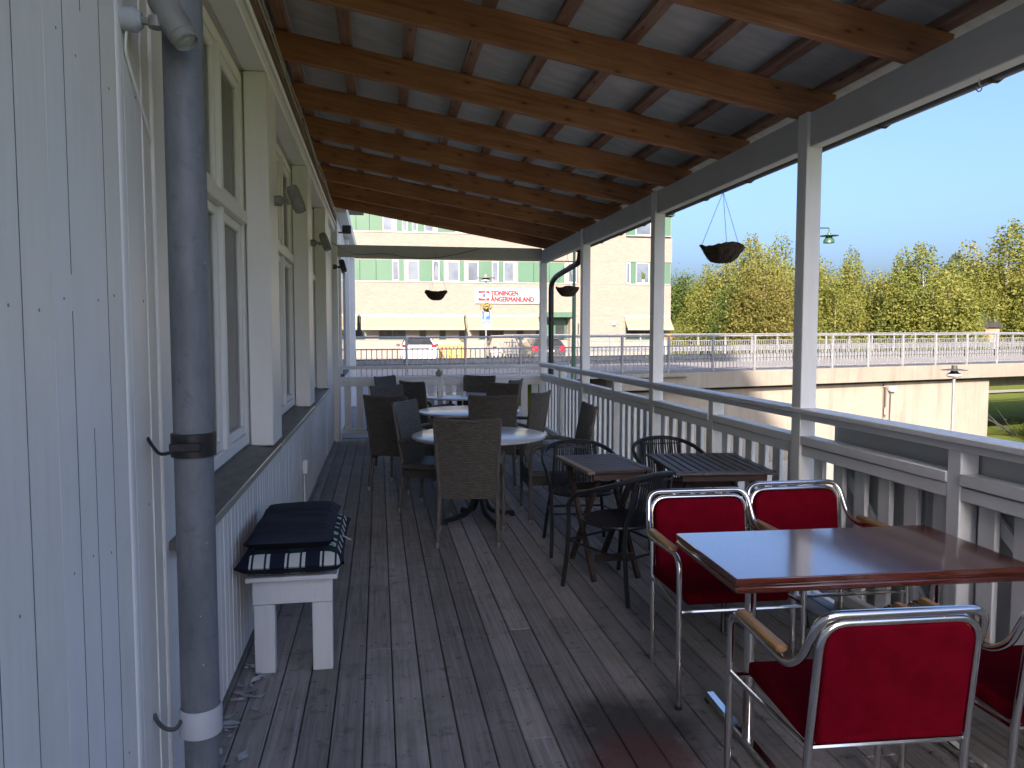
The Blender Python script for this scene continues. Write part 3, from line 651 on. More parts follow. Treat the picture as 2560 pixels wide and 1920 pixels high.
rl = MB().lathe([(0, -.05), (.04, -.05), (.048, -.03), (.048, .03), (.0, .035)], 16); rl.xform(Matrix.Rotation(R(90), 4, 'X')); obj('lamp_head', rl, 'lamp_grey', clip); obj('clip', BX(-.01, .01, -.01, .03, -.01, .06), 'lamp_grey', clip)

# ------------------------------------------------------------------ wall fittings
dpipe = thing('downpipe', 'thick grey downpipe standing in front of the wall by the first window', 'downpipe', (-.535, 2.35, 0))
obj('pipe', MB().lathe([(.048, -.1), (.048, .475), ], 28).lathe([(.054, .395), (.0545, 3.3)], 28), 'galv', dpipe)
obj('collar', MB().lathe([(.055, .385), (.0605, .388), (.061, .46), (.0555, .468)], 28), 'collar', dpipe)
cl = obj('pipe_clamp', MB().lathe([(.055, 1.215), (.062, 1.217), (.062, 1.283), (.055, 1.285)], 28), 'black_metal', dpipe)
obj('bolt_plate', BX(-.05, .035, -.075, -.058, 1.237, 1.262, .003), 'black_metal', cl); obj('clamp_arm', MB().tube(spline([(-.03, -.05, 1.24), (-.075, -.05, 1.23), (-.1, -.03, 1.245), (-.125, -.0, 1.27)], 4), .005, 6), 'black_metal', cl)
obj('wall_hook', MB().tube(spline([(-.125, -.02, .46), (-.115, -.03, .445), (-.09, -.05, .43), (-.06, -.05, .425), (-.045, -.04, .445)], 5), .006, 6), 'lamp_dark', dpipe)
wp = MB()                                                  # old paint drips on the pipe
def spot(name, loc, label, near=False, scale=1., mat='lamp_grey', rotz=0, tilt=38):
    t = thing(name, label, 'spotlight', loc, rotz, 'spotlights along the wall')
    k = scale
    bs = MB().lathe([(0, 0), (.03 * k, 0), (.032 * k, .035 * k), (.02 * k, .05 * k), (0, .05 * k)], 18); bs.xform(Matrix.Rotation(R(90), 4, 'Y')); obj('wall_base', bs, 'collar' if near else mat, t)
    obj('joint', MB().tube([(.045 * k, 0, 0), (.085 * k, 0, -.004)], .011 * k, 8).lathe([(0, -.014 * k), (.02 * k, -.014 * k), (.02 * k, .014 * k), (0, .014 * k)], 14, (.085 * k, 0, -.004)), mat, t)
    hd = MB().lathe([(0, .085), (.03, .083), (.037, .06), (.037, -.055), (.034, -.058), (.034, -.075), (.031, -.078), (.028, -.07)], 22); hd.xform(Matrix.Scale(k, 4))
    rot = Matrix.Translation((.125 * k, 0, .01)) @ Matrix.Rotation(R(-tilt), 4, 'Y') @ Matrix.Rotation(R(-12), 4, 'X')
    hd.xform(rot); h = obj('lamp_head', hd, mat, t)
    ln = MB().lathe([(0, -.07), (.028, -.07)], 20); ln.xform(Matrix.Scale(k, 4)); ln.xform(rot); obj('lens', ln, 'lens', h)
    return t
sp0 = spot('wall_spotlight', (-.655, 2.22, 2.395), 'large grey spotlight on the wall above the thick downpipe', True, 1.0, tilt=30)
obj('conduit', MB().tube(spline([(.01, .0, -.03), (.004, .01, -.07), (.004, .03, -.1), (.006, .17, -.22), (.004, .22, -.26)], 5), .0035, 6), 'white_trim', sp0)
spot('wall_spotlight', (-.6, 4.8, 2.36), 'grey spotlight on the casing after the first window', tilt=20)
spot('wall_spotlight', (-.6, 7.3, 2.4), 'grey spotlight on the casing after the second window', tilt=20)
spot('wall_spotlight', (-.575, 10.3, 2.44), 'small dark spotlight next to the far corner of the wall', mat='lamp_dark', tilt=15)
spk = thing('wall_speaker', 'black box speaker high on the far house corner', 'speaker', (-.5, 11.9, 3.13))
obj('cabinet', BX(-.02, .11, -.06, .06, -.06, .06, .012), 'lamp_dark', spk); obj('bracket', BX(-.08, -.02, -.012, .012, -.055, -.035), 'lamp_dark', spk)
ob = thing('outlet_box', 'small white outlet box low on the boarded wall', 'outlet box', (-.655, 6.79, .43)); obj('casing', BX(-.005, .04, -.045, .045, -.06, .06, .008), 'white_trim', ob); obj('conduit', MB().tube([(.008, 0, -.06), (.008, 0, -.4)], .007, 6), 'white_trim', ob)
for k, (dx, dz, ph) in enumerate(((-.562, 3.2, 0), (-.555, 3.225, 1.3))):
    pts = [(dx + .004 * math.sin(ph + y * 3), y, dz + .006 * math.sin(ph + y * 2.2)) for y in np.arange(1.5, 11.3, .18)]
    tag(obj('eave_cable', MB().tube(pts, .0045, 5), 'pale_cable'), ('upper' if k else 'lower') + ' pale cable clipped along the eave board over the windows', 'cable')
pts = spline([(-.59, 10.3, 2.75), (-.3, 11.0, 2.68), (.1, 11.44, 2.735), (.45, 11.47, 2.69), (.8, 11.47, 2.688), (1.2, 11.47, 2.76), (1.5, 11.475, 2.84)], 8)
tag(obj('hanging_cable', MB().tube(pts, .004, 5), 'dark_cable'), 'thin dark cable sagging across the tie beam at the far end', 'cable')
pts = spline([(-.56, 2.1, .32), (-.6, 2.05, .27), (-.62, 2.0, .2), (-.6, 1.98, .12), (-.55, 2.05, .03), (-.45, 2.2, .012)], 6)
tag(obj('floor_cable', MB().tube(pts, .006, 6), 'sign_white'), 'white cable trailing to the deck beside the downpipe foot', 'cable')
lf = MB()
for i in range(46):
    cx = -.63 + abs(random.gauss(0, .05)); cy = random.uniform(2.5, 3.9); a = random.uniform(0, 2 * PI); L = random.uniform(.012, .05); W = L * random.uniform(.25, .6); zz = .004 + random.uniform(0, .012)
    vs = [(cx + L * math.cos(a) * u - W * math.sin(a) * v, cy + L * math.sin(a) * u + W * math.cos(a) * v, zz + (.01 if u * v else 0) + random.uniform(0, .008)) for u, v in ((-1, 0), (0, -1), (1, 0), (0, 1))]
    lf.add(vs, [(0, 1, 2, 3)])
tag(obj('leaf_litter', lf, 'flake'), 'pale paint flakes and dead leaves along the foot of the wall', 'litter', kind='stuff')

# ================================================================== FURNITURE
def tubes(*paths, r=.01, n=8):
    m = MB()
    for p in paths: m.tube(p, r, n)
    return m
# ---- rattan chair: local +Y is the way it faces
def make_rattan():
    t = thing('rattan_chair', None, 'chair')
    # back panel, slightly curved, flaring to the top
    def panel(prof, wfun, thick, curve, nx=8):
        vs = []; fs = []; nz = len(prof)
        for side in (0, 1):
            for j, (yy, zz) in enumerate(prof):
                for i in range(nx + 1):
                    u = i / nx * 2 - 1; vs.append((u * wfun(j / (nz - 1)), yy - curve(j / (nz - 1)) * (1 - u * u) + (thick if side else 0), zz + (.012 * (u * u) if j == nz - 1 else 0)))
        o = nz * (nx + 1)
        for j in range(nz - 1):
            for i in range(nx):
                a = j * (nx + 1) + i; fs += [(a, a + 1, a + nx + 2, a + nx + 1), (o + a, o + a + nx + 1, o + a + nx + 2, o + a + 1)]
        for i in range(nx): fs += [(i, o + i, o + i + 1, i + 1), ((nz - 1) * (nx + 1) + i, (nz - 1) * (nx + 1) + i + 1, o + (nz - 1) * (nx + 1) + i + 1, o + (nz - 1) * (nx + 1) + i)]
        for j in range(nz - 1):
            a = j * (nx + 1); b2 = a + nx; fs += [(a, a + nx + 1, o + a + nx + 1, o + a), (b2, o + b2, o + b2 + nx + 1, b2 + nx + 1)]
        return MB().add(vs, fs)
    prof = [(-.235, .36), (-.245, .46), (-.262, .6), (-.285, .75), (-.315, .88), (-.33, .945)]
    bk = obj('backrest', panel(prof, lambda t_: .205 + .03 * t_, .03, lambda t_: .008 + .022 * t_), 'weave', t, angle=50)
    obj('top_rim', MB().tube([(u * .238, -.316 - .03 * (1 - u * u), .945 + .012 * u * u) for u in np.linspace(-1, 1, 9)], .017, 8), 'weave', bk)
    st = MB().box(-.235, .235, -.24, .245, .385, .44, .014); obj('seat', st, 'weave', t)
    obj('apron', BX(-.235, .235, .225, .25, .3, .388, .008).box(-.238, -.215, -.23, .22, .32, .386, .006).box(.215, .238, -.23, .22, .32, .386, .006), 'weave', t)
    for sx in (-1, 1):
        obj('back_frame', MB().tube([(sx * .208, -.222, .36), (sx * .222, -.262, .62), (sx * .238, -.312, .955)], .014, 8), 'weave_frame', t)
        l1 = obj('leg', MB().tube([(sx * .212, -.228, .38), (sx * .225, -.262, .04)], [.017, .014], 8), 'weave_frame', t); obj('foot_cap', MB().lathe([(0, 0), (.0165, 0), (.0165, .042), (0, .042)], 10, (sx * .226, -.265, 0)), 'silver_foot', l1)
        # the front leg bends back into the armrest
        p = fillet([(sx * .255, .235, .04), (sx * .25, .235, .645), (sx * .25, -.1, .66), (sx * .228, -.262, .61)], [.12, .08], 6)
        l2 = obj('leg', MB().tube([(sx * .255, .235, .04), (sx * .25, .235, .44)], [.014, .017], 8), 'weave_frame', t); obj('foot_cap', MB().lathe([(0, 0), (.0165, 0), (.0165, .042), (0, .042)], 10, (sx * .255, .235, 0)), 'silver_foot', l2)
        q = fillet([(sx * .25, .235, .44), (sx * .25, .235, .645), (sx * .25, -.1, .655), (sx * .226, -.268, .62)], [.12, .08], 6); obj('armrest', MB().tube(q, .0175, 8), 'weave', t)
    return t
rat0 = make_rattan(); used = [False]
def place(proto, first, x, y, f, label, group):
    o = proto if not first[0] else copy_tree(proto); first[0] = True
    o.location = (x, y, 0); o.rotation_euler = (0, 0, -math.atan2(f[0], f[1])); o['label'] = label; o['group'] = group; return o
RC = [(.675, 5.80, (.17, .98), 'brown wicker armchair with its back to us, in front of the nearest round table'),
      (.215, 7.88, (.52, .86), 'dark wicker armchair near the wall, its back to us, facing the middle round table'),
      (.50, 6.84, (.885, -.465), 'wicker armchair on the wall side of the nearest round table, its bright woven front showing'),
      (1.46, 6.38, (-1, .04), 'wicker armchair on the railing side of the nearest round table'),
      (1.14, 7.83, (.1, .99), 'wicker armchair between the nearest and the middle round table, back to us'),
      (.29, 8.92, (.66, -.75), 'greyish wicker armchair at the far wall side of the middle round table'),
      (.66, 10.1, (.79, .61), 'dark wicker armchair at the near wall side of the farthest round table'),
      (1.41, 8.03, (-.83, .56), 'pale lit wicker armchair beside the railing at the middle round table'),
      (.33, 11.0, (.8, -.6), 'wicker armchair seen edge-on in the far corner next to the house wall'),
      (1.3, 10.84, (-.45, -.89), 'wicker armchair facing us beyond the farthest round table'),
      (1.29, 9.15, (-.7, -.7), 'dark wicker armchair on the far railing side of the middle round table'),
      (1.52, 10.2, (-.85, .5), 'mostly hidden wicker armchair on the railing side of the farthest round table')]
for x, y, f, lb in RC: place(rat0, used, x, y, f, lb, 'wicker armchairs round the white tables')
# ---- round tables
def make_round():
    t = thing('round_table', None, 'table')
    tp = obj('tabletop', MB().lathe([(0, .704), (.54, .704), (.556, .71), (.56, .72), (.556, .73), (.55, .732), (0, .732)], 56), 'tabletop', t, angle=30)
    obj('edge_band', MB().lathe([(.5575, .708), (.5625, .712), (.5625, .726), (.5575, .73)], 56), 'table_edge', tp)
    obj('column', MB().lathe([(.035, .25), (.035, .68), (.16, .7)], 16), 'black_metal', t)
    for k in range(4):
        a = R(20 + 90 * k); c, s = math.cos(a), math.sin(a)
        p = spline([(.03 * c, .03 * s, .3), (.045 * c, .045 * s, .2), (.1 * c, .1 * s, .09), (.2 * c, .2 * s, .045), (.33 * c, .33 * s, .03)], 5)
        lg = obj('foot', MB().tube(p, [.026 - .008 * i / (len(p) - 1) for i in range(len(p))], 8), 'black_metal', t); obj('foot_pad', MB().lathe([(0, 0), (.022, 0), (.022, .02), (0, .02)], 10, (.32 * c, .32 * s, 0)), 'black_metal', lg)
    return t
rt0 = make_round()
for i, (x, y, lb) in enumerate([(.823, 6.379, 'round white table with black four-footed base, nearest of the three'), (.974, 8.404, 'round white table in the middle, between the other two'), (1.081, 10.462, 'round white table farthest away, with small cups on it')]):
    o = rt0 if i == 0 else copy_tree(rt0); o.location = (x, y, 0); o.rotation_euler = (0, 0, R(25 * i)); o['label'] = lb; o['group'] = 'round white tables on the deck'
for x, y, lb, h, r, m in [(.79, 10.3, 'small cream cup standing nearer the house on the farthest table', .07, .035, 'cup'), (1.12, 10.32, 'small glass candle cup near the middle of the farthest table', .065, .036, 'cup')]:
    t = thing('cup', lb, 'cup', (x, y, .732)); obj('bowl', MB().lathe([(0, .004), (r * .8, 0), (r, h), (r * .9, h), (r * .72, .008), (0, .01)], 16), m, t); obj('candle', MB().lathe([(0, .035), (r * .8, .035)], 12), 'blind', t)
t = thing('sugar_bowl', 'white bowl at the railing-side rim of the middle table', 'bowl', (1.36, 8.36, .732)); obj('bowl', MB().lathe([(0, 0), (.04, 0), (.055, .03), (.05, .05), (0, .052)], 16), 'sign_white', t); obj('lid', MB().lathe([(.05, .051), (.03, .07), (0, .075)], 16), 'sign_white', t)
# ---- black bistro chair
def make_bistro():
    t = thing('bistro_chair', None, 'chair'); r = .0135
    # hoop: from the arms round the back
    hoop = spline([(-.26, .2, .52), (-.272, .12, .6), (-.277, -.02, .645), (-.245, -.17, .695), (-.15, -.26, .735), (0, -.29, .75), (.15, -.26, .735), (.245, -.17, .695), (.277, -.02, .645), (.272, .12, .6), (.26, .2, .52)], 6)
    obj('back_hoop', MB().tube(hoop, r + .002, 8), 'black_metal', t)
    for sx in (-1, 1):
        obj('leg', MB().tube(spline([(sx * .26, .2, .52), (sx * .248, .205, .42), (sx * .245, .225, .2), (sx * .255, .25, 0)], 5), r, 8), 'black_metal', t)
        obj('leg', MB().tube(spline([(sx * .15, -.262, .735), (sx * .165, -.225, .55), (sx * .185, -.2, .42), (sx * .215, -.235, .2), (sx * .235, -.275, 0)], 5), r, 8), 'black_metal', t)
        obj('side_bar', MB().tube([(sx * .246, .215, .3), (sx * .208, -.226, .26)], .008, 6), 'black_metal', t)
    obj('front_bar', MB().tube([(-.246, .214, .3), (.246, .214, .3)], .008, 6).tube([(-.207, -.224, .26), (.207, -.224, .26)], .008, 6), 'black_metal', t)
    ring = [(.225 * math.cos(a) * (1 + .08 * abs(math.sin(2 * a))), .215 * math.sin(a) * (1 + .08 * abs(math.sin(2 * a))), .43) for a in np.linspace(0, 2 * PI, 33)[:-1]]
    obj('seat_ring', MB().tube(ring, .012, 8, closed=True), 'black_metal', t)
    sm_ = MB()
    for i in range(17):
        u = -.19 + .38 * i / 16; wv = .2 * math.sqrt(max(0, 1 - (u / .225) ** 2)) * 1.06
        sm_.tube([(u, -wv, .437), (u, -.04, .43), (u, wv, .437)], .0095, 5)
    obj('seat', sm_, 'black_strand', t)
    bm2 = MB()
    for i in range(19):
        u = -1 + 2 * i / 18; jit = random.uniform(-.006, .006)
        top = (u * .155, -.288 + .05 * u * u, .742 - .012 * u * u); bot = (u * .165 + jit, -.2 + .03 * u * u, .425)
        bm2.tube([top, (u * .158 + jit, -.25 + .035 * u * u, .58), bot], .006, 5)
    bm2.box(-.16, .16, -.274, -.262, .70, .71)
    obj('backrest', bm2, 'black_strand', t)
    return t
bi0 = make_bistro(); used2 = [False]
for x, y, f, lb in [(1.46, 4.5, (-.5, .87), 'black bistro chair on the near side of the brown slatted table, its back towards us'),
                    (1.45, 5.42, (-.08, -1), 'black bistro chair behind the brown slatted table, facing us'),
                    (2.18, 5.5, (.0, -1), 'black bistro chair behind the grey slatted table, its hooped back to the railing'),
                    (2.02, 3.98, (.05, 1), 'black bistro chair almost hidden behind the red armchairs')]:
    place(bi0, used2, x, y, f, lb, 'black bistro chairs at the slatted tables')
# ---- folding slatted tables
def slat_table(name, loc, rotz, W, D, label, mat, n, along, edge):
    t = thing(name, label, 'table', loc, rotz, 'folding slatted tables'); z = .7
    if along == 'x':
        for i in range(n):
            y0 = -D / 2 + D * i / n; obj('slat', BX(-W / 2 + .05, W / 2 - .05, y0 + .004, y0 + D / n - .004, z, z + .02, .003), mat, t, smooth=False)
        for sx in (-1, 1): obj('end_board', BX(sx * (W / 2 - .0245) - .0245, sx * (W / 2 - .0245) + .0245, -D / 2, D / 2, z - .001, z + .022, .004), edge if sx < 0 else mat, t)
    else:
        for i in range(n):
            x0 = -W / 2 + W * i / n; obj('slat', BX(x0 + .006, x0 + W / n - .006, -D / 2 + .045, D / 2 - .045, z, z + .02, .003), mat, t, smooth=False)
        for sy in (-1, 1): obj('end_board', BX(-W / 2, W / 2, sy * (D / 2 - .022) - .022, sy * (D / 2 - .022) + .022, z - .001, z + .021, .004), mat, t)
    obj('apron', BX(-W / 2 + .05, W / 2 - .05, -D / 2 + .03, -D / 2 + .05, z - .045, z - .002, .003).box(-W / 2 + .05, W / 2 - .05, D / 2 - .05, D / 2 - .03, z - .045, z - .002, .003), 'teak', t)
    for sx in (-1, 1):
        for k in (-1, 1):
            xx = sx * (W / 2 - (.07 if k > 0 else .105)); ln = math.hypot(D - .12, z - .01); a = math.atan2(z - .01, k * (D - .12))
            m = BX(-.014, .014, 0, ln, -.02, .02, .003); obj('leg', m, 'teak', t, loc=(xx, -k * (D / 2 - .06), .005), rot=(a, 0, 0))
    obj('stretcher', BX(-W / 2 + .09, W / 2 - .09, -D / 2 + .085, -D / 2 + .105, .12, .165, .003), 'teak', t); obj('stretcher', BX(-W / 2 + .06, W / 2 - .06, D / 2 - .14, D / 2 - .12, .5, .55, .003), 'teak', t)
    return t
slat_table('slatted_table', (1.455, 4.9, 0), R(4.5), .44, .66, 'brown folding slatted table with a worn pale end board', 'teak', 11, 'x', 'teak_end')
slat_table('slatted_table', (2.145, 4.78, 0), R(-6), .64, .76, 'larger greyed folding slatted table next to the railing', 'teak_grey', 11, 'y', 'teak_grey')
# ---- red tubular armchair
def make_red():
    t = thing('red_armchair', None, 'chair'); r = .0125; w = .275
    for sx in (-1, 1):
        obj('armrest', BX(sx * w - .019, sx * w + .019, -.14, .165, .645, .672, .008), 'arm_wood', t)
        obj('spacer', MB().tube([(sx * .12, -.278, .785), (sx * .12, -.288, .812)], .004, 6), 'chrome', t)
        obj('side_rail', MB().tube([(sx * .239, -.225, .41), (sx * w, .238, .425)], .009, 8), 'chrome', t)
        obj('foot_cap', MB().lathe([(0, 0), (.015, 0), (.015, .018), (0, .018)], 10, (sx * w, .245, 0)), 'black_metal', t)
    hp = [(-w, .245, .006), (-w, .235, .645), (-w, -.165, .625), (-(w - .012), -.225, .665), (-(w - .03), -.287, .812), ]; hp2 = [(-x_, y_, z_) for x_, y_, z_ in hp[::-1]]
    obj('arm_frame', MB().tube(fillet(hp + hp2, [.075, .07, .05, .06, .06, .05, .07, .075], 6), r, 10), 'chrome', t)
    hq = [(-.242, -.205, .0), (-.238, -.228, .42), (-.232, -.275, .785)]; hq2 = [(-x_, y_, z_) for x_, y_, z_ in hq[::-1]]
    obj('back_frame', MB().tube(fillet(hq + hq2, [.05, .075, .075, .05], 7), r, 10), 'chrome', t)
    for a_, y_ in ((.238, -.226), (w, .238)): obj('cross_rail', MB().tube([(-a_, y_, .412), (a_, y_, .412)], .009, 8), 'chrome', t)
    # padded back with rounded top corners, bulging a little
    def pad(prof, thick, name):
        bm = bmesh.new(); vs = [bm.verts.new((x, 0, z)) for x, z in prof]; f = bm.faces.new(vs); g = bmesh.ops.extrude_face_region(bm, geom=[f]); vv = [e for e in g['geom'] if isinstance(e, bmesh.types.BMVert)]
        bmesh.ops.translate(bm, verts=vv, vec=(0, thick, 0)); bmesh.ops.recalc_face_normals(bm, faces=bm.faces)
        es = [e for e in bm.edges if abs(e.verts[0].co.y - e.verts[1].co.y) < 1e-6]; bmesh.ops.bevel(bm, geom=es, offset=.012, segments=3, affect='EDGES', profile=.6)
        me = bpy.data.meshes.new(name); bm.to_mesh(me); bm.free(); me.materials.append(M['red']); me.polygons.foreach_set('use_smooth', [True] * len(me.polygons)); me.set_sharp_from_angle(angle=R(50)); return me
    prof = [(-.22, 0), (.22, 0)] + [(.158 + .062 * math.cos(a), .292 + .06 * math.sin(a)) for a in np.linspace(0, PI / 2, 7)] + [(-.158 + .062 * math.cos(a), .292 + .06 * math.sin(a)) for a in np.linspace(PI / 2, PI, 7)]
    o = obj('backrest', pad(prof, .042, 'backrest'), None, t, loc=(0, -.242, .425), rot=(R(7.2), 0, 0))
    sp = [(-.225, -.2), (.225, -.2), (.245, .2), (.21, .245), (-.21, .245), (-.245, .2)]
    o = obj('seat', pad([(x, y) for x, y in sp], .05, 'seat'), None, t, loc=(0, .0, .475), rot=(R(-90), 0, 0)); o.scale = (1, 1, 1)
    o.rotation_euler = (R(90), 0, 0); o.location = (0, 0, .475); o.data.transform(Matrix.Scale(-1, 4, (0, 0, 1))); o.data.flip_normals()
    o.rotation_euler = (R(-90), 0, 0)
    return t
red0 = make_red(); used3 = [False]
for x, y, f, lb in [(1.425, 2.13, (.055, 1), 'red upholstered chrome armchair with its back to us in front of the mahogany table'),
                    (1.505, 3.2, (-.04, -1), 'red chrome armchair facing us behind the left end of the mahogany table'),
                    (2.07, 3.3, (-.02, -1), 'red chrome armchair facing us behind the mahogany table, close to the railing'),
                    (2.085, 2.12, (.07, 1), 'red chrome armchair cut off by the picture edge, seat towards the mahogany table')]:
    place(red0, used3, x, y, f, lb, 'red armchairs round the mahogany table')
# ---- mahogany table
tb = thing('mahogany_table', 'rectangular mahogany table with moulded edge on chrome legs', 'table', (1.74, 2.64, 0), R(-2.5))
W2, D2 = .555, .3
obj('tabletop', BX(-W2, W2, -D2, D2, .728, .75, .003), 'mahog', tb)
obj('edge_moulding', BX(-W2 + .003, W2 - .003, -D2 + .003, D2 - .003, .721, .7275, .002).box(-W2 - .001, W2 + .001, -D2 - .001, D2 + .001, .698, .7205, .005), 'mahog', tb)
for sx in (-1, 1):
    lg = obj('leg', MB().tube([(sx * .375, -.02, .03), (sx * .375, -.02, .695)], .021, 14), 'chrome', tb)
    ft = obj('foot_bar', BX(sx * .375 - .02, sx * .375 + .02, -.36, .36, .012, .042, .006), 'chrome', lg); obj('foot_pad', BX(sx * .375 - .022, sx * .375 + .022, -.365, -.33, 0, .014, .003).box(sx * .375 - .022, sx * .375 + .022, .33, .365, 0, .014, .003), 'black_metal', lg)
obj('under_rail', BX(-.4, .4, -.05, -.02, .66, .69, .005).box(-.4, -.35, -.25, .25, .68, .697, .003).box(.35, .4, -.25, .25, .68, .697, .003), 'chrome', tb)
# ---- bench with cushions
be = thing('bench', 'low pale grey painted wooden bench against the wall', 'bench')
obj('seat', BX(-.61, -.2, 3.575, 4.42, .44, .462, .004), 'bench_paint', be)
obj('apron', BX(-.585, -.225, 3.61, 3.635, .325, .439, .003), 'bench_paint', be)
for x0 in (-.58, -.32): obj('leg', BX(x0, x0 + .092, 3.636, 3.672, 0, .439, .003).box(x0, x0 + .092, 3.61, 3.6355, 0, .323, .003), 'bench_paint', be)
obj('leg', BX(-.36, -.285, 4.3, 4.34, 0, .439, .003), 'bench_paint', be)
obj('side_rail', BX(-.3, -.27, 3.673, 4.299, .37, .439, .003), 'bench_paint', be)
def cushion(name, x0, x1, y0, y1, z0, z1, mat, label, puff=.9, seam=None):
    nx, ny = 16, 20; vs = []; fs = []
    rr = np.random.default_rng(int(abs(z0 * 1000)))
    for s in (1, -1):
        for j in range(ny + 1):
            for i in range(nx + 1):
                u = i / nx * 2 - 1; v = j / ny * 2 - 1; e = (1 - abs(u) ** 6) ** .5 * (1 - abs(v) ** 6) ** .5
                h = (z1 - z0) / 2 * (e * .92 + .08 * (1 if e > 0 else 0)); z = (z0 + z1) / 2 + s * h
                if s > 0: z += .004 * math.sin(9 * v + 2 * u) * e + .003 * math.sin(23 * v + 3 * math.sin(3 * u)) * e
                if seam is not None and s > 0: z -= .022 * math.exp(-((v - seam) / .05) ** 2) * e
                if s < 0: z = max(z, z0)
                cx = 1 - .05 * (1 - abs(v) ** 4) * abs(u) ** 3; vs.append(((x0 + x1) / 2 + u * (x1 - x0) / 2 * cx, (y0 + y1) / 2 + v * (y1 - y0) / 2, z))
    o = (nx + 1) * (ny + 1)
    for j in range(ny):
        for i in range(nx):
            a = j * (nx + 1) + i; fs += [(a, a + 1, a + nx + 2, a + nx + 1), (o + a, o + a + nx + 1, o + a + nx + 2, o + a + 1)]
    for i in range(nx):
        fs += [(i, o + i, o + i + 1, i + 1)]; a = ny * (nx + 1) + i; fs += [(a, a + 1, o + a + 1, o + a)]
    for j in range(ny):
        a = j * (nx + 1); b2 = a + nx; fs += [(a, a + nx + 1, o + a + nx + 1, o + a), (b2, o + b2, o + b2 + nx + 1, b2 + nx + 1)]
    ob_ = obj(name, MB().add(vs, fs), mat, angle=70); tag(ob_, label, 'cushion'); return ob_
cushion('checked_cushion', -.65, -.165, 3.52, 4.4, .463, .585, 'plaid', 'thick checked cushion in navy, green and white on the low bench')
cushion('navy_cushion', -.62, -.215, 3.6, 4.33, .56, .665, 'navy', 'plain navy folded cushion on top of the checked one', seam=.2)
tie = tag(obj('cushion_tie', MB().tube(spline([(-.19, 3.9, .56), (-.165, 3.88, .55), (-.15, 3.9, .535), (-.165, 3.93, .53)], 5), .004, 5), 'sign_white'), 'white tie string hanging from the side of the checked cushion', 'tie string')

# ---- hanging baskets
def basket(name, loc, hook_z, label, r=.165, rz=0):
    t = thing(name, label, 'hanging basket', loc, rz, 'hanging coir baskets under the eaves')
    n = 40; pf = [(0, -.118), (.05, -.117), (.085, -.105), (.115, -.075), (.145, -.03), (.163, .0), (.168, .014), (.155, .016), (.145, 0), (.11, -.03), (0, -.04)]
    m = MB().lathe([(a * r / .165, b_) for a, b_ in pf], n); rr = np.random.default_rng(3)
    for i, v in enumerate(m.v):
        k = i // n; j = .006 if 1 < k < 8 else .002; a = math.atan2(v[1], v[0]); q = 1 + .03 * math.sin(5 * a + k) + .02 * math.sin(11 * a); d = rr.uniform(-j, j); m.v[i] = (v[0] * q + d, v[1] * q + d, v[2] + d + (.012 * math.sin(3 * a) if 4 < k < 8 else 0))
    b_ = obj('basket_bowl', m, 'basket', t, angle=80)
    fz = MB()
    for i in range(260):
        a = rr.uniform(0, 2 * PI); k = rr.uniform(0, 1); rad = (.1 + .068 * k) * r / .165; z = -.1 + .115 * k; d = rr.uniform(.008, .02)
        c, s = math.cos(a), math.sin(a); p = Vector((rad * c, rad * s, z)); e = p + Vector((c * d + rr.uniform(-.01, .01), s * d + rr.uniform(-.01, .01), rr.uniform(-.006, .012))); fz.add([p, p + Vector((-s * .002, c * .002, .001)), e], [(0, 1, 2)])
    obj('fibres', fz, 'basket', b_)
    hk = hook_z - loc[2]
    for k in range(3):
        a = R(172 + 120 * k); p0 = Vector((r * math.cos(a), r * math.sin(a), .005)); p1 = Vector((0, 0, hk - .1)); L = (p1 - p0).length; nl = int(L / .016); m = MB()
        d = (p1 - p0).normalized(); e1 = d.orthogonal().normalized(); e2 = d.cross(e1)
        for i in range(nl):
            c = p0 + d * (L * (i + .5) / nl); e = e1 if i % 2 else e2; m.tube([c + d * .011, c + e * .0042, c - d * .011, c - e * .0042], .0012, 3, closed=True)
        obj('chain', m, 'chain', t)
    obj('hook', MB().tube(spline([(0, 0, hk - .1), (.006, 0, hk - .09), (.008, 0, hk - .075), (0, 0, hk - .06), (0, 0, hk)], 4), .0028, 6), 'chain', t)
    return t
basket('hanging_basket', (2.62, 5.63, 2.235), 2.76, 'dark coir hanging basket against the sky, beside the big post')
basket('hanging_basket', (.838, 11.45, 2.185), 2.75, 'coir hanging basket in front of the brick building, centre of the far opening', rz=1)
basket('hanging_basket', (2.66, 10.75, 2.22), 2.76, 'coir hanging basket next to the black elbow pipe', rz=2)
eh = thing('eye_hook', 'empty white screw hook under the eave beam, upper corner', 'hook', (2.52, 2.95, 2.648)); obj('shank', MB().tube(spline([(0, 0, 0), (0, 0, -.02), (.01, 0, -.03), (.012, 0, -.042), (0, 0, -.052), (-.012, 0, -.045), (-.013, 0, -.036)], 4), .003, 6), 'sign_white', eh)

# ================================================================== BRIDGE
br = thing('bridge', 'concrete road bridge with edge beam and tall abutment wall', 'bridge')
def bbox(mb, s0, s1, v0, v1, z0, z1, b=0., slope=0.):
    k = len(mb.v); mb.box(s0, s1, v0, v1, z0, z1, b)
    for i in range(k, len(mb.v)):
        s, v, z = mb.v[i]; mb.v[i] = bp(s, v, z + DZ(s))
    return mb
DZ = lambda s: .004 * max(s, 0)
obj('edge_beam', bbox(MB(), 6.5, 95, 0, .45, -.52, .1, .02), 'concrete_edge', br); obj('edge_beam', bbox(MB(), 6.5, 95, 13.9, 14.4, -.52, .12, .02), 'concrete_edge', br)
obj('carriageway', bbox(MB(), 6.5, 95, .452, 13.89, -.5, .05), 'bridge_road', br)
obj('footway', bbox(MB(), 6.5, 95, .454, 2.2, .052, .085), 'bridge_road', br)
obj('girder', bbox(MB(), 26.5, 95, 1.2, 13.2, -1.05, -.501), 'concrete_edge', br)
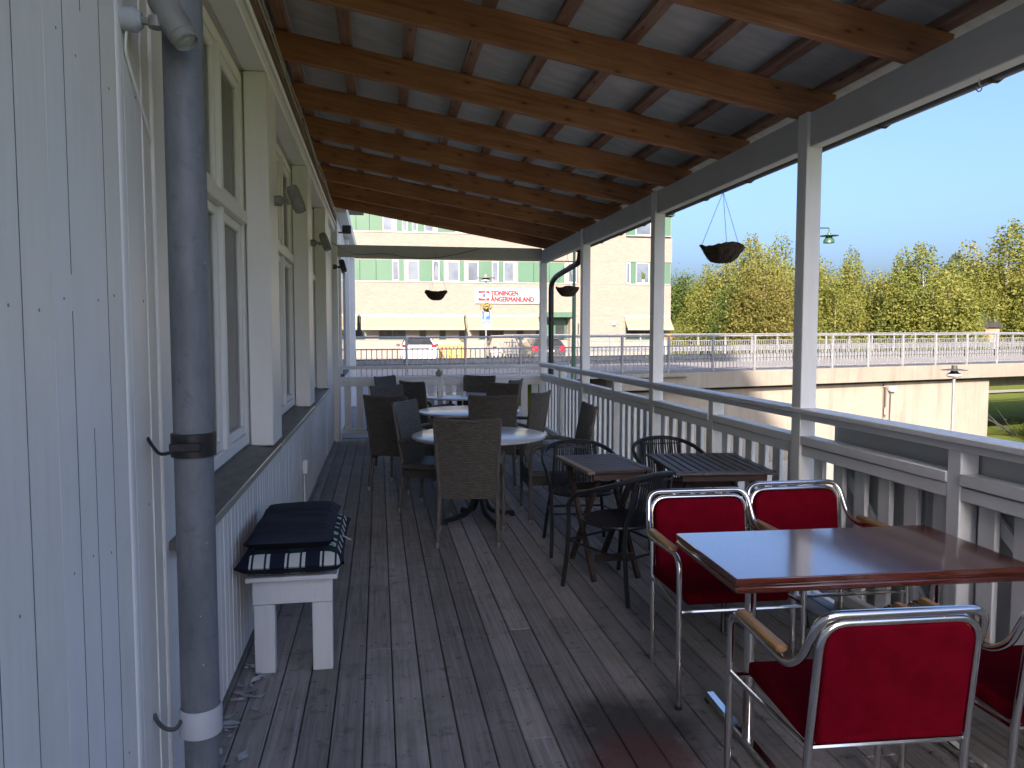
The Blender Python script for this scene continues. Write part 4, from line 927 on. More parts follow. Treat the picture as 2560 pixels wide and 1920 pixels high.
obj('abutment_wall', bbox(MB(), 5.8, 20.2, .5, 1.0, -4.2, -.63, .02), 'concrete', br); obj('abutment_wall', bbox(MB(), 20.24, 26.9, .46, 1.4, -4.2, -.63, .02), 'concrete', br)
obj('abutment_end', bbox(MB(), 26.4, 26.88, 1.42, 14, -4.2, -.63), 'concrete', br)
obj('bearing_strip', bbox(MB(), 5.8, 26.7, .7, 1.2, -.625, -.5), 'dark', br)
# railings of the bridge: posts, top tube, wire rail, balusters, w-beam
def bridge_rail(v, s0, s1, z0, label, dense, first=0):
    t = thing('bridge_railing', label, 'railing', group='railings on the bridge')
    H_ = 1.36; pm = BX(-.035, .035, -.05, .05, 0, H_, .006); rz = math.atan2(BU.y, BU.x); pme = pm.mesh('post', M['steel'], False)
    s = s0 + first; P = []
    while s <= s1: P.append(s); s += 2.0
    for s in P: obj('post', pme, None, t, loc=bp(s, v, z0 + DZ(s)), rot=(0, 0, rz))
    def bar(name, zc, r, mat='steel', n=8):
        m = MB(); q = [bp(s, v, z0 + DZ(s) + zc) for s in np.arange(s0, s1 + .1, 2)]; m.tube(q, r, n); obj(name, m, mat, t)
    bar('top_rail', H_, .036); bar('middle_rail', .98, .022); bar('bottom_rail', .12, .018)
    wb = MB(); prf = [(0, .36), (.035, .4), (.035, .46), (0, .5), (0, .53), (.035, .57), (.035, .63), (0, .67)]
    q = [s for s in np.arange(s0, s1 + .1, 4)]; vs = []
    for s in q:
        for dv, z in prf: vs.append(bp(s, v + .1 + dv, z0 + DZ(s) + z))
    n = len(prf); wb.add(vs, [(i * n + k, i * n + k + 1, (i + 1) * n + k + 1, (i + 1) * n + k) for i in range(len(q) - 1) for k in range(n - 1)]); obj('guard_beam', wb, 'steel', t)
    bl = BX(-.014, .014, -.009, .009, .12, .98).mesh('baluster', M['steel'], False)
    ss = [s0 + .166 * i for i in range(int((s1 - s0) / .166)) if (.166 * i - first) % 2 > .05]
    far = MB()
    for i, s in enumerate(ss):
        if i < dense: obj('baluster', bl, None, t, loc=bp(s, v, z0 + DZ(s)), rot=(0, 0, rz))
        else: far.box(-.016, .016, -.009, .009, .12, .98, 0, Matrix.Translation(bp(s, v, z0 + DZ(s))) @ Matrix.Rotation(rz, 4, 'Z'))
    if far.v: tag(obj('balusters', far, 'steel', t, smooth=False), kind='stuff')
    return t
bridge_rail(.2, -6, 40, .1, 'near steel bridge railing with upright bars and guard beam', 280, .95)
bridge_rail(14.1, 8, 78, .12, 'far steel bridge railing in front of the birches', 0, .5)

# lamps about the bridge
def park_lamp(name, loc, h, label, mat='lamp_dark', scale=1., post='steel', group=None):
    t = thing(name, label, 'street lamp', loc, 0, group); k = scale
    obj('post', MB().tube([(0, 0, 0), (0, 0, h * .55)], .045, 10).tube([(0, 0, h * .55), (0, 0, h - .3)], .034, 10), post, t)
    sh = obj('lamp_shade', MB().lathe([(0, .0), (.1 * k, 0), (.1 * k, -.12 * k), (.46 * k, -.17 * k), (.46 * k, -.185 * k), (.12 * k, -.2 * k), (.13 * k, -.25 * k), (.25 * k, -.33 * k)], 24, (0, 0, h)), mat, t)
    obj('diffuser', MB().lathe([(.25 * k, -.33 * k), (.27 * k, -.38 * k), (.2 * k, -.45 * k), (.03, -.47 * k)], 24, (0, 0, h)), 'sign_white', t); return t
pl = park_lamp('park_lamp', (14.13, 17.0, LOW), .79 - LOW, 'lamp post with wide flat dark shade in front of the abutment wall', scale=.66)
obj('white_band', MB().lathe([(.038, 0), (.048, 0), (.048, .12), (.038, .12)], 12, (0, 0, 2.42)), 'sign_white', pl)
wl = thing('wall_lamp', 'pale box lamp on an arm at the abutment wall joint', 'wall lamp', bp(20.55, .38, -.78)); obj('lamp_box', BX(-.16, .16, -.16, .02, -.1, .1, .02), 'sign_white', wl); obj('lens', BX(-.13, .13, -.14, 0, -.125, -.102), 'lens', wl)
obj('arm', MB().tube([(-.15, -.02, .0), (-.5, .0, .1), (-.8, .03, .1)], .02, 6), 'steel', wl); obj('conduit', MB().tube([(-.02, 0, -.12), (-.04, .02, -3)], .025, 6).tube([(-.95, .05, -.02), (-.95, .05, -.95)], .02, 6), 'lamp_dark', wl)
wd_ = thing('drain_pipe', 'short grey drain pipe hanging at the joint of the abutment wall', 'pipe', bp(20.2, .36, -2.0)); obj('pipe', MB().tube([(0, 0, 0), (0, 0, 1.3)], .03, 8), 'lamp_dark', wd_); obj('sleeve', MB().tube([(0, 0, .1), (0, 0, .4)], .045, 8), 'steel', wd_)
gp = thing('green_lamp_post', 'tall green post standing outside behind the veranda corner', 'lamp post', (6.16, 24.0, -.05)); obj('post', MB().tube([(0, 0, 0), (0, 0, 2.9)], .062, 12).tube([(0, 0, 2.9), (0, 0, 8)], .042, 10), 'green_lamp', gp); obj('base_sleeve', MB().lathe([(.062, 0), (.09, 0), (.09, .35), (.062, .4)], 12), 'green_lamp', gp)
gx, gy_ = cam_xy(2034, 46); gl_ = thing('green_street_lamp', 'green lamp head on an arm, peeping out beside the big post above the trees', 'street lamp', (gx, gy_, 0)); gtop = 7.55
obj('post', MB().tube([(0, 0, 0), (0, 0, 3.5)], .08, 10).tube([(0, 0, 3.5), (0, 0, gtop + .3)], .055, 10), 'green_lamp', gl_); obj('arm', MB().tube(fillet([(0, 0, gtop + .28), (.72, -.12, gtop + .28), (.72, -.12, gtop)], .08), .045, 8), 'green_lamp', gl_)
obj('lamp_shade', MB().lathe([(0, .02), (.09, 0), (.1, -.12), (.55, -.17), (.55, -.19), (.16, -.2), (.2, -.3), (.3, -.42), (.32, -.6)], 22, (.72, -.12, gtop)), 'green_lamp', gl_)
rl_ = park_lamp('red_white_lamp', (16.6, 52, 0), 3.6, 'small post lamp with a red and white lantern by the trees', 'sign_white', .9, 'sign_white'); obj('lantern', MB().lathe([(.16, -.75), (.22, -.6), (.22, -.35)], 14, (0, 0, 3.6)), 'sign_red', rl_)
sl_ = thing('street_light', 'slender pale street light with a bent arm by the trees', 'street lamp', (18.8, 54, 0)); obj('post', MB().tube(fillet([(0, 0, 0), (0, 0, 3.6), (-1.6, 0, 4.9)], .6), .05, 8), 'steel', sl_); obj('lamp_head', BX(-2.0, -1.4, -.12, .12, 4.8, 5.0, .05), 'sign_white', sl_)
sl2 = thing('street_light', 'white street light arm reaching out beyond the brick building corner', 'street lamp', (22.2, 72, 0)); obj('post', MB().tube([(0, 0, 0), (0, 0, 9)], .08, 8).tube([(0, 0, 8.6), (3.3, 0, 8.5)], .05, 8), 'steel', sl2); obj('lamp_head', BX(3.2, 3.7, -.15, .15, 7.8, 8.5, .08), 'sign_white', sl2)

# ================================================================== BRICK BUILDING
FY = 50.6
bd = thing('brick_building', 'cream brick office building with green window bands and awnings', 'building')
BL, BR_ = -26, 19.85
obj('wall', BX(BL, BR_, FY + .14, 66, -.3, 9.6), 'plinth', bd)
obj('plinth', BX(BL, BR_, FY - .02, FY + .139, -.3, 1.16, .01), 'plinth', bd)
def brk(x0, x1, z0, z1): return obj('brick_wall', BX(x0, x1, FY, FY + .139, z0, z1, .005), 'brick', bd)
# ground floor windows in a strip, brick piers between
gw = [(-6.3, -4.6), (-3.4, -2.6), (-1.6, -.85), (.0, 1.75), (2.6, 3.07), (3.9, 4.36), (5.2, 5.65), (6.52, 8.2), (9.05, 9.54), (10.35, 10.75), (16.62, 19.4)]
x = BL
DX0, DX1 = 11.05, 12.5
op = sorted(gw + [(DX0, DX1)])
for a, b_ in op: brk(x, a, 1.162, 2.8); x = b_
brk(x, BR_, 1.162, 2.8)
brk(BL, BR_, 2.802, 4.92)
for a, b_ in gw:
    w = obj('window', BX(a, a + .06, FY + .05, FY + .13, 1.25, 2.8).box(b_ - .06, b_, FY + .05, FY + .13, 1.25, 2.8).box(a + .06, b_ - .06, FY + .05, FY + .13, 2.7, 2.8).box(a, b_, FY + .03, FY + .13, 1.163, 1.249), 'green_dark', bd)
    obj('pane', BX(a + .06, b_ - .06, FY + .1, FY + .12, 1.25, 2.7), 'car_glass', w)
    if b_ - a > 1: obj('mullion', BX((a + b_) / 2 - .03, (a + b_) / 2 + .03, FY + .06, FY + .099, 1.25, 2.7), 'green_dark', w)
def band(z0, z1, x0, x1, wins, plants=()):
    o = obj('green_band', BX(x0, x1, FY + .1, FY + .138, z0, z1), 'green_dark', bd); xs = sorted(wins); x = x0; pan = []
    for a, b_ in xs: pan.append((x, a)); x = b_
    pan.append((x, x1))
    for a, b_ in pan:
        n = max(1, round((b_ - a) / .95)); st = (b_ - a) / n
        for i in range(n):
            if st > .05: obj('panel', BX(a + st * i + .012, a + st * (i + 1) - .012, FY + .03, FY + .099, z0 + .05, z1 - .01, .004), 'green_panel', o)
    for a, b_ in xs:
        f = MB(); t_ = .05; f.box(a, a + t_, FY + .06, FY + .099, z0 + .06, z1 - .02).box(b_ - t_, b_, FY + .06, FY + .099, z0 + .06, z1 - .02).box(a + t_, b_ - t_, FY + .06, FY + .099, z1 - .09, z1 - .02).box(a + t_, b_ - t_, FY + .06, FY + .099, z0 + .06, z0 + .12)
        w = obj('window', f, 'sign_white', bd); obj('pane', BX(a + t_, b_ - t_, FY + .085, FY + .095, z0 + .12, z1 - .09), 'office_glass', w)
        if b_ - a > .6 and random.random() < .85:
            c0 = b_ - .32 if random.random() < .6 else a + .06; obj('curtain', BX(c0, c0 + .22, FY + .078, FY + .084, z0 + .13, z1 - .1), 'curtain', w)
    obj('sill_strip', BX(x0, x1, FY - .05, FY + .099, z0 - .03, z0 + .045, .005), 'steel', bd)
w1 = [(-9.2, -8.2), (-7.2, -5.9), (-4.4, -3.2), (.9, 1.33), (1.66, 2.62), (3.5, 3.95), (4.25, 5.26), (5.57, 6.52), (7.42, 7.85), (8.2, 9.15), (12.35, 13.2)]
band(4.95, 6.36, BL, 13.25, w1); band(4.95, 6.45, 16.62, BR_ - .05, [(16.66, 16.95), (17.35, 18.3)])
band(8.12, 9.55, BL, 13.25, [(-5.2, -4.2), (-3.2, -2.2), (.33, 1.22), (1.56, 1.92), (2.2, 2.56), (2.98, 3.85), (5.0, 6.0)]); band(8.22, 9.55, 16.62, BR_ - .05, [(17.3, 18.4)])
brk(BL, BR_ + .05, 6.462, 8.085); brk(13.26, 16.61, 4.922, 6.461); brk(13.26, 16.61, 8.087, 9.6); brk(BL, 13.25, 4.9205, 4.921) if False else None
obj('roof', BX(BL - .2, BR_ + .15, FY - .15, 66.2, 9.6, 9.78, .03), 'green_dark', bd)
pc = thing('potted_plant', 'green pot plant on the sill inside the right-hand office window', 'plant', (17.85, FY + .055, 5.1)); pm_ = MB()
for i in range(26):
    a = random.uniform(0, 2 * PI); h = random.uniform(.25, .7); d = random.uniform(.05, .25); pm_.add([(0, 0, .12), (d * math.cos(a) * .5 - .02, -.03 + .02 * math.sin(a), .1 + h * .7), (d * math.cos(a), -.03 + .02 * math.sin(a), .1 + h), (d * math.cos(a) * .5 + .03, -.03, .1 + h * .6)], [(0, 1, 2, 3)])
obj('leaves', pm_, 'green_leaf', pc); obj('pot', MB().lathe([(0, 0), (.07, 0), (.09, .16), (0, .16)], 12, (0, -.03, 0)), 'cup', pc)
# awnings
def awning(x0, x1, label, arm_r=False):
    t = thing('awning', label, 'awning', ((x0 + x1) / 2, FY, 2.76), 0, 'beige awnings on the brick building'); L = (x1 - x0) / 2; m = MB(); n = 10; vs = []
    for i in range(n + 1):
        q = i / n; vs += [(-L, -.12 - .75 * q, -.02 - .78 * q - .05 * math.sin(q * PI)), (L, -.12 - .75 * q, -.02 - .78 * q - .05 * math.sin(q * PI))]
    m.add(vs, [(2 * i, 2 * i + 1, 2 * i + 3, 2 * i + 2) for i in range(n)]); m.add([(-L, -.87, -.8), (L, -.87, -.8), (L, -.87, -.93), (-L, -.87, -.93)], [(0, 1, 2, 3)]); cv = obj('canopy', m, 'awning', t)
    obj('front_bar', MB().tube([(-L, -.87, -.8), (L, -.87, -.8)], .025, 6), 'sign_white', cv); obj('cassette', BX(-L - .05, L + .05, -.16, -.005, -.06, .06, .03), 'sign_white', t)
    for sx in (-1, 1): obj('arm', MB().tube([(sx * (L - .05), -.06, -.1), (sx * (L - .02), -.5, -.75), (sx * (L - .05), -.86, -.82)], .03, 6), 'lamp_dark', t)
    return t
awning(-7.6, -1.35, 'beige awning at the left end of the brick building, mostly hidden by the house'); awning(-1.1, 5.5, 'long beige awning left of the parking sign'); awning(5.72, 10.5, 'beige awning below the red lettered sign'); awning(16.5, 19.75, 'short beige awning at the right corner of the brick building')
en = thing('entrance', 'green entrance door under a flat green canopy', 'entrance', ((DX0 + DX1) / 2, FY, 0)); obj('canopy', BX(-.85, .95, -1.1, -.02, 2.66, 3.0, .03), 'green_panel', en); dr = obj('door', BX(-.7, .7, .05, .12, .15, 2.64), 'green_dark', en); obj('pane', BX(-.05, .55, .035, .049, .5, 2.2), 'car_glass', dr)
obj('side_wall', BX(.75, 1.25, -.9, -.022, .0, 2.64, .02), 'plinth', en)
gb = thing('globe_lamp', 'round white wall lamp on the blank brick wall', 'wall lamp', (15.75, FY - .12, 2.26)); obj('globe', MB().lathe([(0, -.13), (.1, -.09), (.13, 0), (.1, .09), (0, .13)], 16), 'sign_white', gb); obj('bracket', BX(-.03, .03, 0, .115, -.03, .03), 'lamp_dark', gb)
# the newspaper sign
sg = thing('building_sign', 'white sign reading TIDNINGEN ÅNGERMANLAND in red letters with red and blue emblem', 'sign', (8.5, FY - .1, 4.08)); obj('board', BX(-2.26, 2.26, -.03, .095, -.5, .5, .01), 'sign_board', sg)
def text(body, loc, size, mat, parent, name='lettering', off=.0, ext=.004, fit=None, align='LEFT', bold=0):
    cu = bpy.data.curves.new(name, 'FONT'); cu.body = body; cu.size = size; cu.offset = off; cu.extrude = ext; cu.align_x = align; cu.materials.append(M[mat])
    o = bpy.data.objects.new(name, cu); C.objects.link(o); o.parent = parent; o.location = loc; o.rotation_euler = (R(90), 0, 0)
    if fit:
        bpy.context.view_layer.update(); o.scale = (fit / o.dimensions.x, 1, 1)
    me = bpy.data.meshes.new_from_object(o.evaluated_get(bpy.context.evaluated_depsgraph_get())); me.name = name
    if bold:                                                       # heavier strokes: the letters repeated a hair to each side
        co = np.zeros(len(me.vertices) * 3); me.vertices.foreach_get('co', co); co = co.reshape(-1, 3); fs_ = [tuple(p.vertices) for p in me.polygons]; mb = MB()
        for k, dx in enumerate((-1, 0, 1)):
            for l, dy in enumerate((-.6, .6)): mb.add(co + np.array([dx * bold, dy * bold, .0007 * (k * 2 + l)]), fs_)
        me = mb.mesh(name, M[mat], False)
    m2 = bpy.data.objects.new(name, me); C.objects.link(m2); m2.parent = parent; m2.location = o.location; m2.rotation_euler = o.rotation_euler; m2.scale = o.scale
    bpy.data.objects.remove(o); m2.name = name
    return m2
text('TIDNINGEN', (-1.19, -.036, .03), .44, 'sign_red', sg, fit=1.82, bold=.024); text('ÅNGERMANLAND', (-1.19, -.036, -.37), .44, 'sign_red', sg, fit=2.89, bold=.024)
def arc_poly(top):
    u = np.linspace(-.37, .37, 11)
    return [(x, .32) for x in u] + [(x, .32 - .12 - .07 * (abs(x) / .37) ** 2) for x in u[::-1]] if top else [(x, -.32) for x in u] + [(x, -.32 + .14 + .06 * (abs(x) / .37) ** 2) for x in u[::-1]]
em = MB()
for tp in (True, False): em.prism([(x - 1.65, z) for x, z in arc_poly(tp)], -.042, -.031, axis=1)
obj('emblem_band', em, 'sign_red', sg); obj('emblem_dot', MB().prism([(-1.6 + .14 * math.cos(a), .02 + .12 * math.sin(a)) for a in np.linspace(0, 2 * PI, 20)[:-1]], -.042, -.031, axis=1), 'sign_blue', sg)
# ---- parking sign on a lamp post
ps = thing('parking_lamp_post', 'slim lamp post carrying a blue parking sign and a flower basket', 'lamp post', (4.703, 34, 0)); obj('post', MB().tube([(0, 0, 0), (0, 0, 4.0)], .035, 10), 'steel', ps)
sh = obj('lamp_shade', MB().lathe([(0, .2), (.07, .2), (.07, .12), (.42, .06), (.42, .045), (.1, .04)], 20, (0, 0, 4.0)), 'lamp_grey', ps); obj('diffuser', MB().lathe([(.1, .04), (.22, -.04), (.22, -.1), (.0, -.14)], 18, (0, 0, 4.0)), 'sign_white', ps)
sb = obj('parking_plate', BX(-.2, .2, -.06, -.045, 2.16, 2.6, .004), 'sign_white', ps); obj('blue_face', BX(-.18, .18, -.066, -.0605, 2.2, 2.58, .004), 'blue_paint', sb); text('P', (-.1, -.0665, 2.26), .4, 'text_white', sb, ext=.002, bold=.012)
tpn = obj('time_plate', BX(-.2, .2, -.06, -.045, 1.98, 2.155, .004), 'sign_white', ps); obj('blue_face', BX(-.18, .18, -.066, -.0605, 1.995, 2.14, .004), 'blue_paint', tpn); text('1 tim', (0, -.0665, 2.025), .13, 'text_white', tpn, off=.002, ext=.002, align='CENTER')
wp_ = obj('lower_plate', BX(-.19, .19, -.06, -.045, 1.78, 1.972, .004), 'sign_white', ps); obj('print_bar', BX(-.12, .02, -.063, -.0605, 1.865, 1.89), 'grey_mark', wp_); obj('print_dot', MB().prism([(.07 + .03 * math.cos(a), 1.875 + .03 * math.sin(a)) for a in np.linspace(0, 2 * PI, 14)[:-1]], -.063, -.0605, axis=1), 'grey_mark', wp_)
fl = thing('flower_basket', 'yellow flower basket hung on the parking lamp post', 'flower basket', (4.703, 33.9, 2.62)); fm = MB()
for i in range(160):
    a = random.uniform(0, 2 * PI); ph = random.uniform(-.3, 1.3); rr_ = random.uniform(.12, .3); c = Vector((rr_ * math.cos(a) * math.cos(ph), rr_ * math.sin(a) * math.cos(ph), .1 + rr_ * math.sin(ph) * .9)); q = [c + Vector((random.uniform(-.05, .05), random.uniform(-.05, .05), random.uniform(-.05, .05))) for _ in range(4)]; fm.add(q, [(0, 1, 2, 3)])
obj('flowers', fm, 'hair_plant', fl); obj('bowl', MB().lathe([(0, -.05), (.1, -.03), (.17, .08), (0, .08)], 14), 'basket', fl)

# ================================================================== CARS
def car(name, label, loc, rotz, paint_, W=1.75, L=4.1, Hh=1.47, estate=False, plate=True):
    t = thing(name, label, 'car', loc, rotz); w = W / 2
    st = [(-L / 2, .62, .86), (-L / 2 + .03, .98, .95), (-L / 2 + .12, 1.02, .97)] + ([(-L / 2 + .5, Hh - .07, .74), (-L / 2 + .8, Hh, .72)] if not estate else [(-L / 2 + .3, Hh - .08, .76), (-L / 2 + .55, Hh, .74)])
    st += [(0, Hh + .01, .72), (.5, Hh - .04, .73), (1.15, 1.0, .9), (L / 2 - .35, .86, .9), (L / 2 - .05, .68, .82), (L / 2, .5, .75)]
    vs = []; fs = []; n = 12
    for (y, zt, tw) in st:
        bw = .9 if y < -L / 2 + .01 or y > L / 2 - .01 else (.97 if y < -L / 2 + .1 else 1.0); belt = min(.93, zt - .02); lo = .27 if abs(y) < L / 2 - .05 else .36
        half = [(0, zt), (tw * w * .8, zt - .012), (tw * w * .97, zt - .06 if zt > 1.1 else zt - .03), (bw * w * .985, belt), (bw * w, min(.68, belt - .1)), (bw * w * .97, lo + .05), (bw * w * .8, lo)]
        ring = [(-x_, z) for x_, z in half[:0:-1]] + half; n = len(ring)
        vs += [(x_, y, z) for x_, z in ring]
    for i in range(len(st) - 1):
        for k in range(n - 1): a = i * n + k; fs.append((a, a + 1, a + n + 1, a + n))
        fs.append((i * n + n - 1, i * n, (i + 1) * n, (i + 1) * n + n - 1))
    fs += [tuple(range(n)), tuple(range((len(st) - 1) * n, len(st) * n))]
    bod = obj('body', MB().add(vs, fs), paint_, t, angle=32)
    # rear glass lies on the slope between tail and roof
    (ya, za, ta), (yb, zb, tb_) = st[2], st[3]; e = .012
    def q(u, f): return (u * w * (ta * (1 - f) + tb_ * f) * .9, ya + (yb - ya) * f - e, za + (zb - za) * f + e)
    obj('rear_window', MB().add([q(-.92, .06), q(.92, .06), q(.86, .93), q(-.86, .93)], [(0, 1, 2, 3)]), 'car_glass', t)
    for sx in (-1, 1):
        x1 = sx * (w * .985 + .004); x2 = sx * (w * .735 + .012)
        obj('side_window', MB().add([(x1, -L / 2 + .5, .95), (x1, 1.0, .95), (x2, .45, Hh - .09), (x2, -L / 2 + .75, Hh - .09)], [(0, 1, 2, 3)]), 'car_glass', t)
        if estate: obj('tail_light', BX(sx * w * .62, sx * w * .95, -L / 2 - .02, -L / 2 + .12, .72, .98, .03), 'tail_red', t)
        else:
            obj('tail_light', BX(sx * w * .66, sx * w * .93, -L / 2 - .0, -L / 2 + .16, .92, 1.06, .02), 'tail_red', t); obj('reflector', BX(sx * w * .55, sx * w * .9, -L / 2 - .025, -L / 2 + .08, .47, .6, .03), 'tail_red', t)
        mi = obj('mirror', BX(sx * (w + .02), sx * (w + .2), .85, .95, .93, 1.06, .03), 'lamp_dark', t)
        for yy in (-L / 2 + .78, L / 2 - .82):
            m = MB().lathe([(.18, -.1), (.31, -.1), (.325, -.06), (.325, .06), (.31, .1), (.18, .1)], 22); m.xform(Matrix.Translation((sx * (w - .11), yy, .325)) @ Matrix.Rotation(R(90), 4, 'Y')); wh = obj('wheel', m, 'tyre', t)
            m = MB().lathe([(0, .07), (.17, .085), (.2, .09)], 18); m.xform(Matrix.Translation((sx * (w - .11), yy, .325)) @ Matrix.Rotation(R(90 * sx), 4, 'Y')); obj('rim', m, 'steel', wh)
    bp_ = obj('bumper', BX(-w * .93, w * .93, -L / 2 - .06, -L / 2 + .12, .33, .6, .05), paint_ if not estate else 'lamp_dark', t); obj('lower_trim', BX(-w * .8, w * .8, -L / 2 - .065, -L / 2 + .05, .28, .36, .02), 'lamp_dark', t)
    if plate: obj('number_plate', BX(-.26, .26, -L / 2 - .028, -L / 2 + .02, .7, .81, .005), 'sign_white', t)
    obj('trim_strip', BX(-w * .55, w * .55, -L / 2 - .012, -L / 2 + .02, .85, .9, .008), 'lamp_dark', t)
    obj('spoiler', BX(-w * .62, w * .62, yb - .12, yb + .1, zb - .01, zb + .03, .012), paint_ if not estate else 'lamp_dark', t)
    return t
car('parked_car', 'white hatchback seen from behind, parked in front of the brick building', (1.95, 39.3, 0), R(-1), 'car_white', 1.76, 4.0, 1.45, plate=False)
car('parked_car', 'dark grey estate car with red tail lights behind the black downpipe', (8.2, 38.7, 0), R(-2), 'car_grey', 1.7, 4.5, 1.4, True)
car('parked_car', 'beige car facing us, mostly hidden behind the far corner post', (6.95, 43.4, 0), R(178), 'car_beige', 1.75, 4.2, 1.5, plate=False)
# yellow plank barrier beside the white car
yb_ = thing('plank_barrier', 'low barrier of upright yellow planks with a leaning prop beside the white car', 'barrier', (3.65, 38.2, 0)); 
for i, x in enumerate(np.arange(-.72, .7, .19)):
    obj('plank', BX(x, x + .13, -.02, .02, .12, .98 + .06 * ((i * 7) % 3), .004), 'yellow_wood', yb_, smooth=False)
obj('rail', BX(-.75, .75, .021, .05, .86, .95).box(-.75, .75, .021, .05, .25, .34), 'bark_dark', yb_); obj('prop', MB().tube([(.7, .0, .95), (1.25, -.2, .05)], .035, 6), 'lamp_grey', yb_); obj('prop', MB().tube([(-.7, .0, .8), (-.3, -.3, .05)], .03, 6), 'bark_dark', yb_)
# bicycle leaning at the wall
bk_ = thing('bicycle', 'small pale bicycle standing by the wall behind the railing', 'bicycle', (6.0, 39.6, 0), R(55))
for dx in (-.48, .48):
    m = MB().tube([(dx + .3 * math.cos(a), 0, .31 + .3 * math.sin(a)) for a in np.linspace(0, 2 * PI, 25)[:-1]], .022, 6, closed=True); wh = obj('wheel', m, 'tyre', bk_); sp_ = MB()
    for a in np.linspace(0, PI, 8)[:-1]: sp_.tube([(dx + .29 * math.cos(a), 0, .31 + .29 * math.sin(a)), (dx - .29 * math.cos(a), 0, .31 - .29 * math.sin(a))], .003, 3)
    obj('spokes', sp_, 'steel', wh)
obj('frame', MB().tube([(-.48, 0, .31), (-.12, 0, .8), (.35, 0, .82), (.0, 0, .3), (-.48, 0, .31)], .02, 6).tube([(.0, 0, .3), (-.14, 0, .85)], .018, 6).tube([(.48, 0, .31), (.34, 0, 1.02)], .018, 6), 'sign_white', bk_); obj('saddle', BX(-.28, -.02, -.06, .06, .86, .92, .025), 'black_metal', bk_); obj('handlebar', MB().tube([(.25, -.25, 1.03), (.36, 0, 1.02), (.25, .25, 1.03)], .014, 6), 'steel', bk_)
pn = thing('roadside_post', 'short white and orange marker beyond the bridge railing', 'marker', (16.5, 42.9, .0)); obj('post', BX(-.05, .05, -.05, .05, 0, 1.2, .01), 'sign_white', pn); obj('orange_disc', MB().lathe([(0, 1.2), (.18, 1.25), (.2, 1.4), (.14, 1.55), (0, 1.6)], 14, (.25, 0, 0)), 'orange', pn)

# ================================================================== TREES
def leaf_mesh(P, size, r, mat):
    n = len(P); u = r.normal(0, 1, (n, 3)); u /= np.linalg.norm(u, axis=1)[:, None]; w = np.cross(u, r.normal(0, 1, (n, 3))); w /= np.maximum(np.linalg.norm(w, axis=1), .1)[:, None]
    ls = (size * r.uniform(.55, 1.3, n))[:, None]; V = np.stack([P - u * ls * .5, P + w * ls * .34, P + u * ls * .5, P - w * ls * .34], 1).reshape(-1, 3)
    me = bpy.data.meshes.new('crown'); me.vertices.add(4 * n); me.vertices.foreach_set('co', V.astype(np.float32).ravel()); me.loops.add(4 * n); me.loops.foreach_set('vertex_index', np.arange(4 * n, dtype=np.int32))
    me.polygons.add(n); me.polygons.foreach_set('loop_start', np.arange(n, dtype=np.int32) * 4); me.update(calc_edges=True); me.materials.append(M[mat]); return me
def crown_mesh(seed, n_str, mat, weep=True, H=11., Rr=2.9, base_z=1.2, leaf=.17):
    r = np.random.default_rng(seed); K = 15; heads = []
    # leading limbs, each with its own plume, so the outline is broken and sky shows between
    for k in range(K):
        a = r.uniform(0, 2 * PI); q = r.uniform(0, 1); rad = Rr * .8 * math.sqrt(q); zt = H * (1 - .36 * q ** 1.2 + r.uniform(-.09, .03)); heads.append((rad * math.cos(a), rad * math.sin(a), zt, r.uniform(.5, 1.0)))
    heads[0] = (r.uniform(-.3, .3), r.uniform(-.3, .3), H, .6)
    hd = np.array(heads); idx = r.integers(0, K, n_str); h = hd[idx]
    t = r.random(n_str) ** .85; z = h[:, 2] - t * (h[:, 2] - base_z) * .95
    rr_ = (.12 + 1.05 * np.sin(np.minimum(1, t * 1.15 + .05) * PI * .6)) * h[:, 3] * Rr / 2.6
    lump = 1 + .35 * np.sin(3 * z + 5 * idx) * np.cos(1.7 * z + idx); a = r.uniform(0, 2 * PI, n_str); q = rr_ * lump * np.sqrt(r.uniform(.05, 1, n_str))
    p = np.stack([h[:, 0] + q * np.cos(a), h[:, 1] + q * np.sin(a), z], 1); n = 13; out = []
    d = np.stack([np.cos(a) * .5, np.sin(a) * .5, np.full(n_str, .25)], 1) if weep else r.normal(0, 1, (n_str, 3)); L = r.integers(6, n + 1, n_str)
    for k in range(n):
        if weep:
            d = d * .72 + r.normal(0, .1, (n_str, 3)) + np.array([0, 0, -.42]); dd = d / np.maximum(np.linalg.norm(d, axis=1), .3)[:, None] * .13
        else: dd = r.normal(0, .2, (n_str, 3))
        p = p + dd; ok = (L > k) & (p[:, 2] > base_z * .4); out.append((p + r.normal(0, .08, (n_str, 3)))[ok])
    return leaf_mesh(np.concatenate(out), leaf, r, mat), heads
def trunk_mesh(heads, H, r0, mat, seed):
    r = random.Random(seed); m = MB(); pts = [(0, 0, -.3), (r.uniform(-.08, .08), r.uniform(-.08, .08), H * .25), (r.uniform(-.2, .2), r.uniform(-.2, .2), H * .55), (heads[0][0], heads[0][1], H * .86)]
    sp_ = spline(pts, 5); m.tube(sp_, [r0 * (1 - .9 * i / (len(sp_) - 1)) for i in range(len(sp_))], 8)
    for hx, hy, hz, hs in heads[1:]:
        j = r.randint(3, 9); b = sp_[j]; q = spline([b, (b[0] + hx * .5, b[1] + hy * .5, b[2] + (hz - b[2]) * .4), (hx, hy, hz * .86)], 4); rr_ = r0 * .42 * (1 - j / 16); m.tube(q, [rr_ * (1 - .85 * i / (len(q) - 1)) for i in range(len(q))], 5)
    return m.mesh('trunk', M[mat])
kinds = []
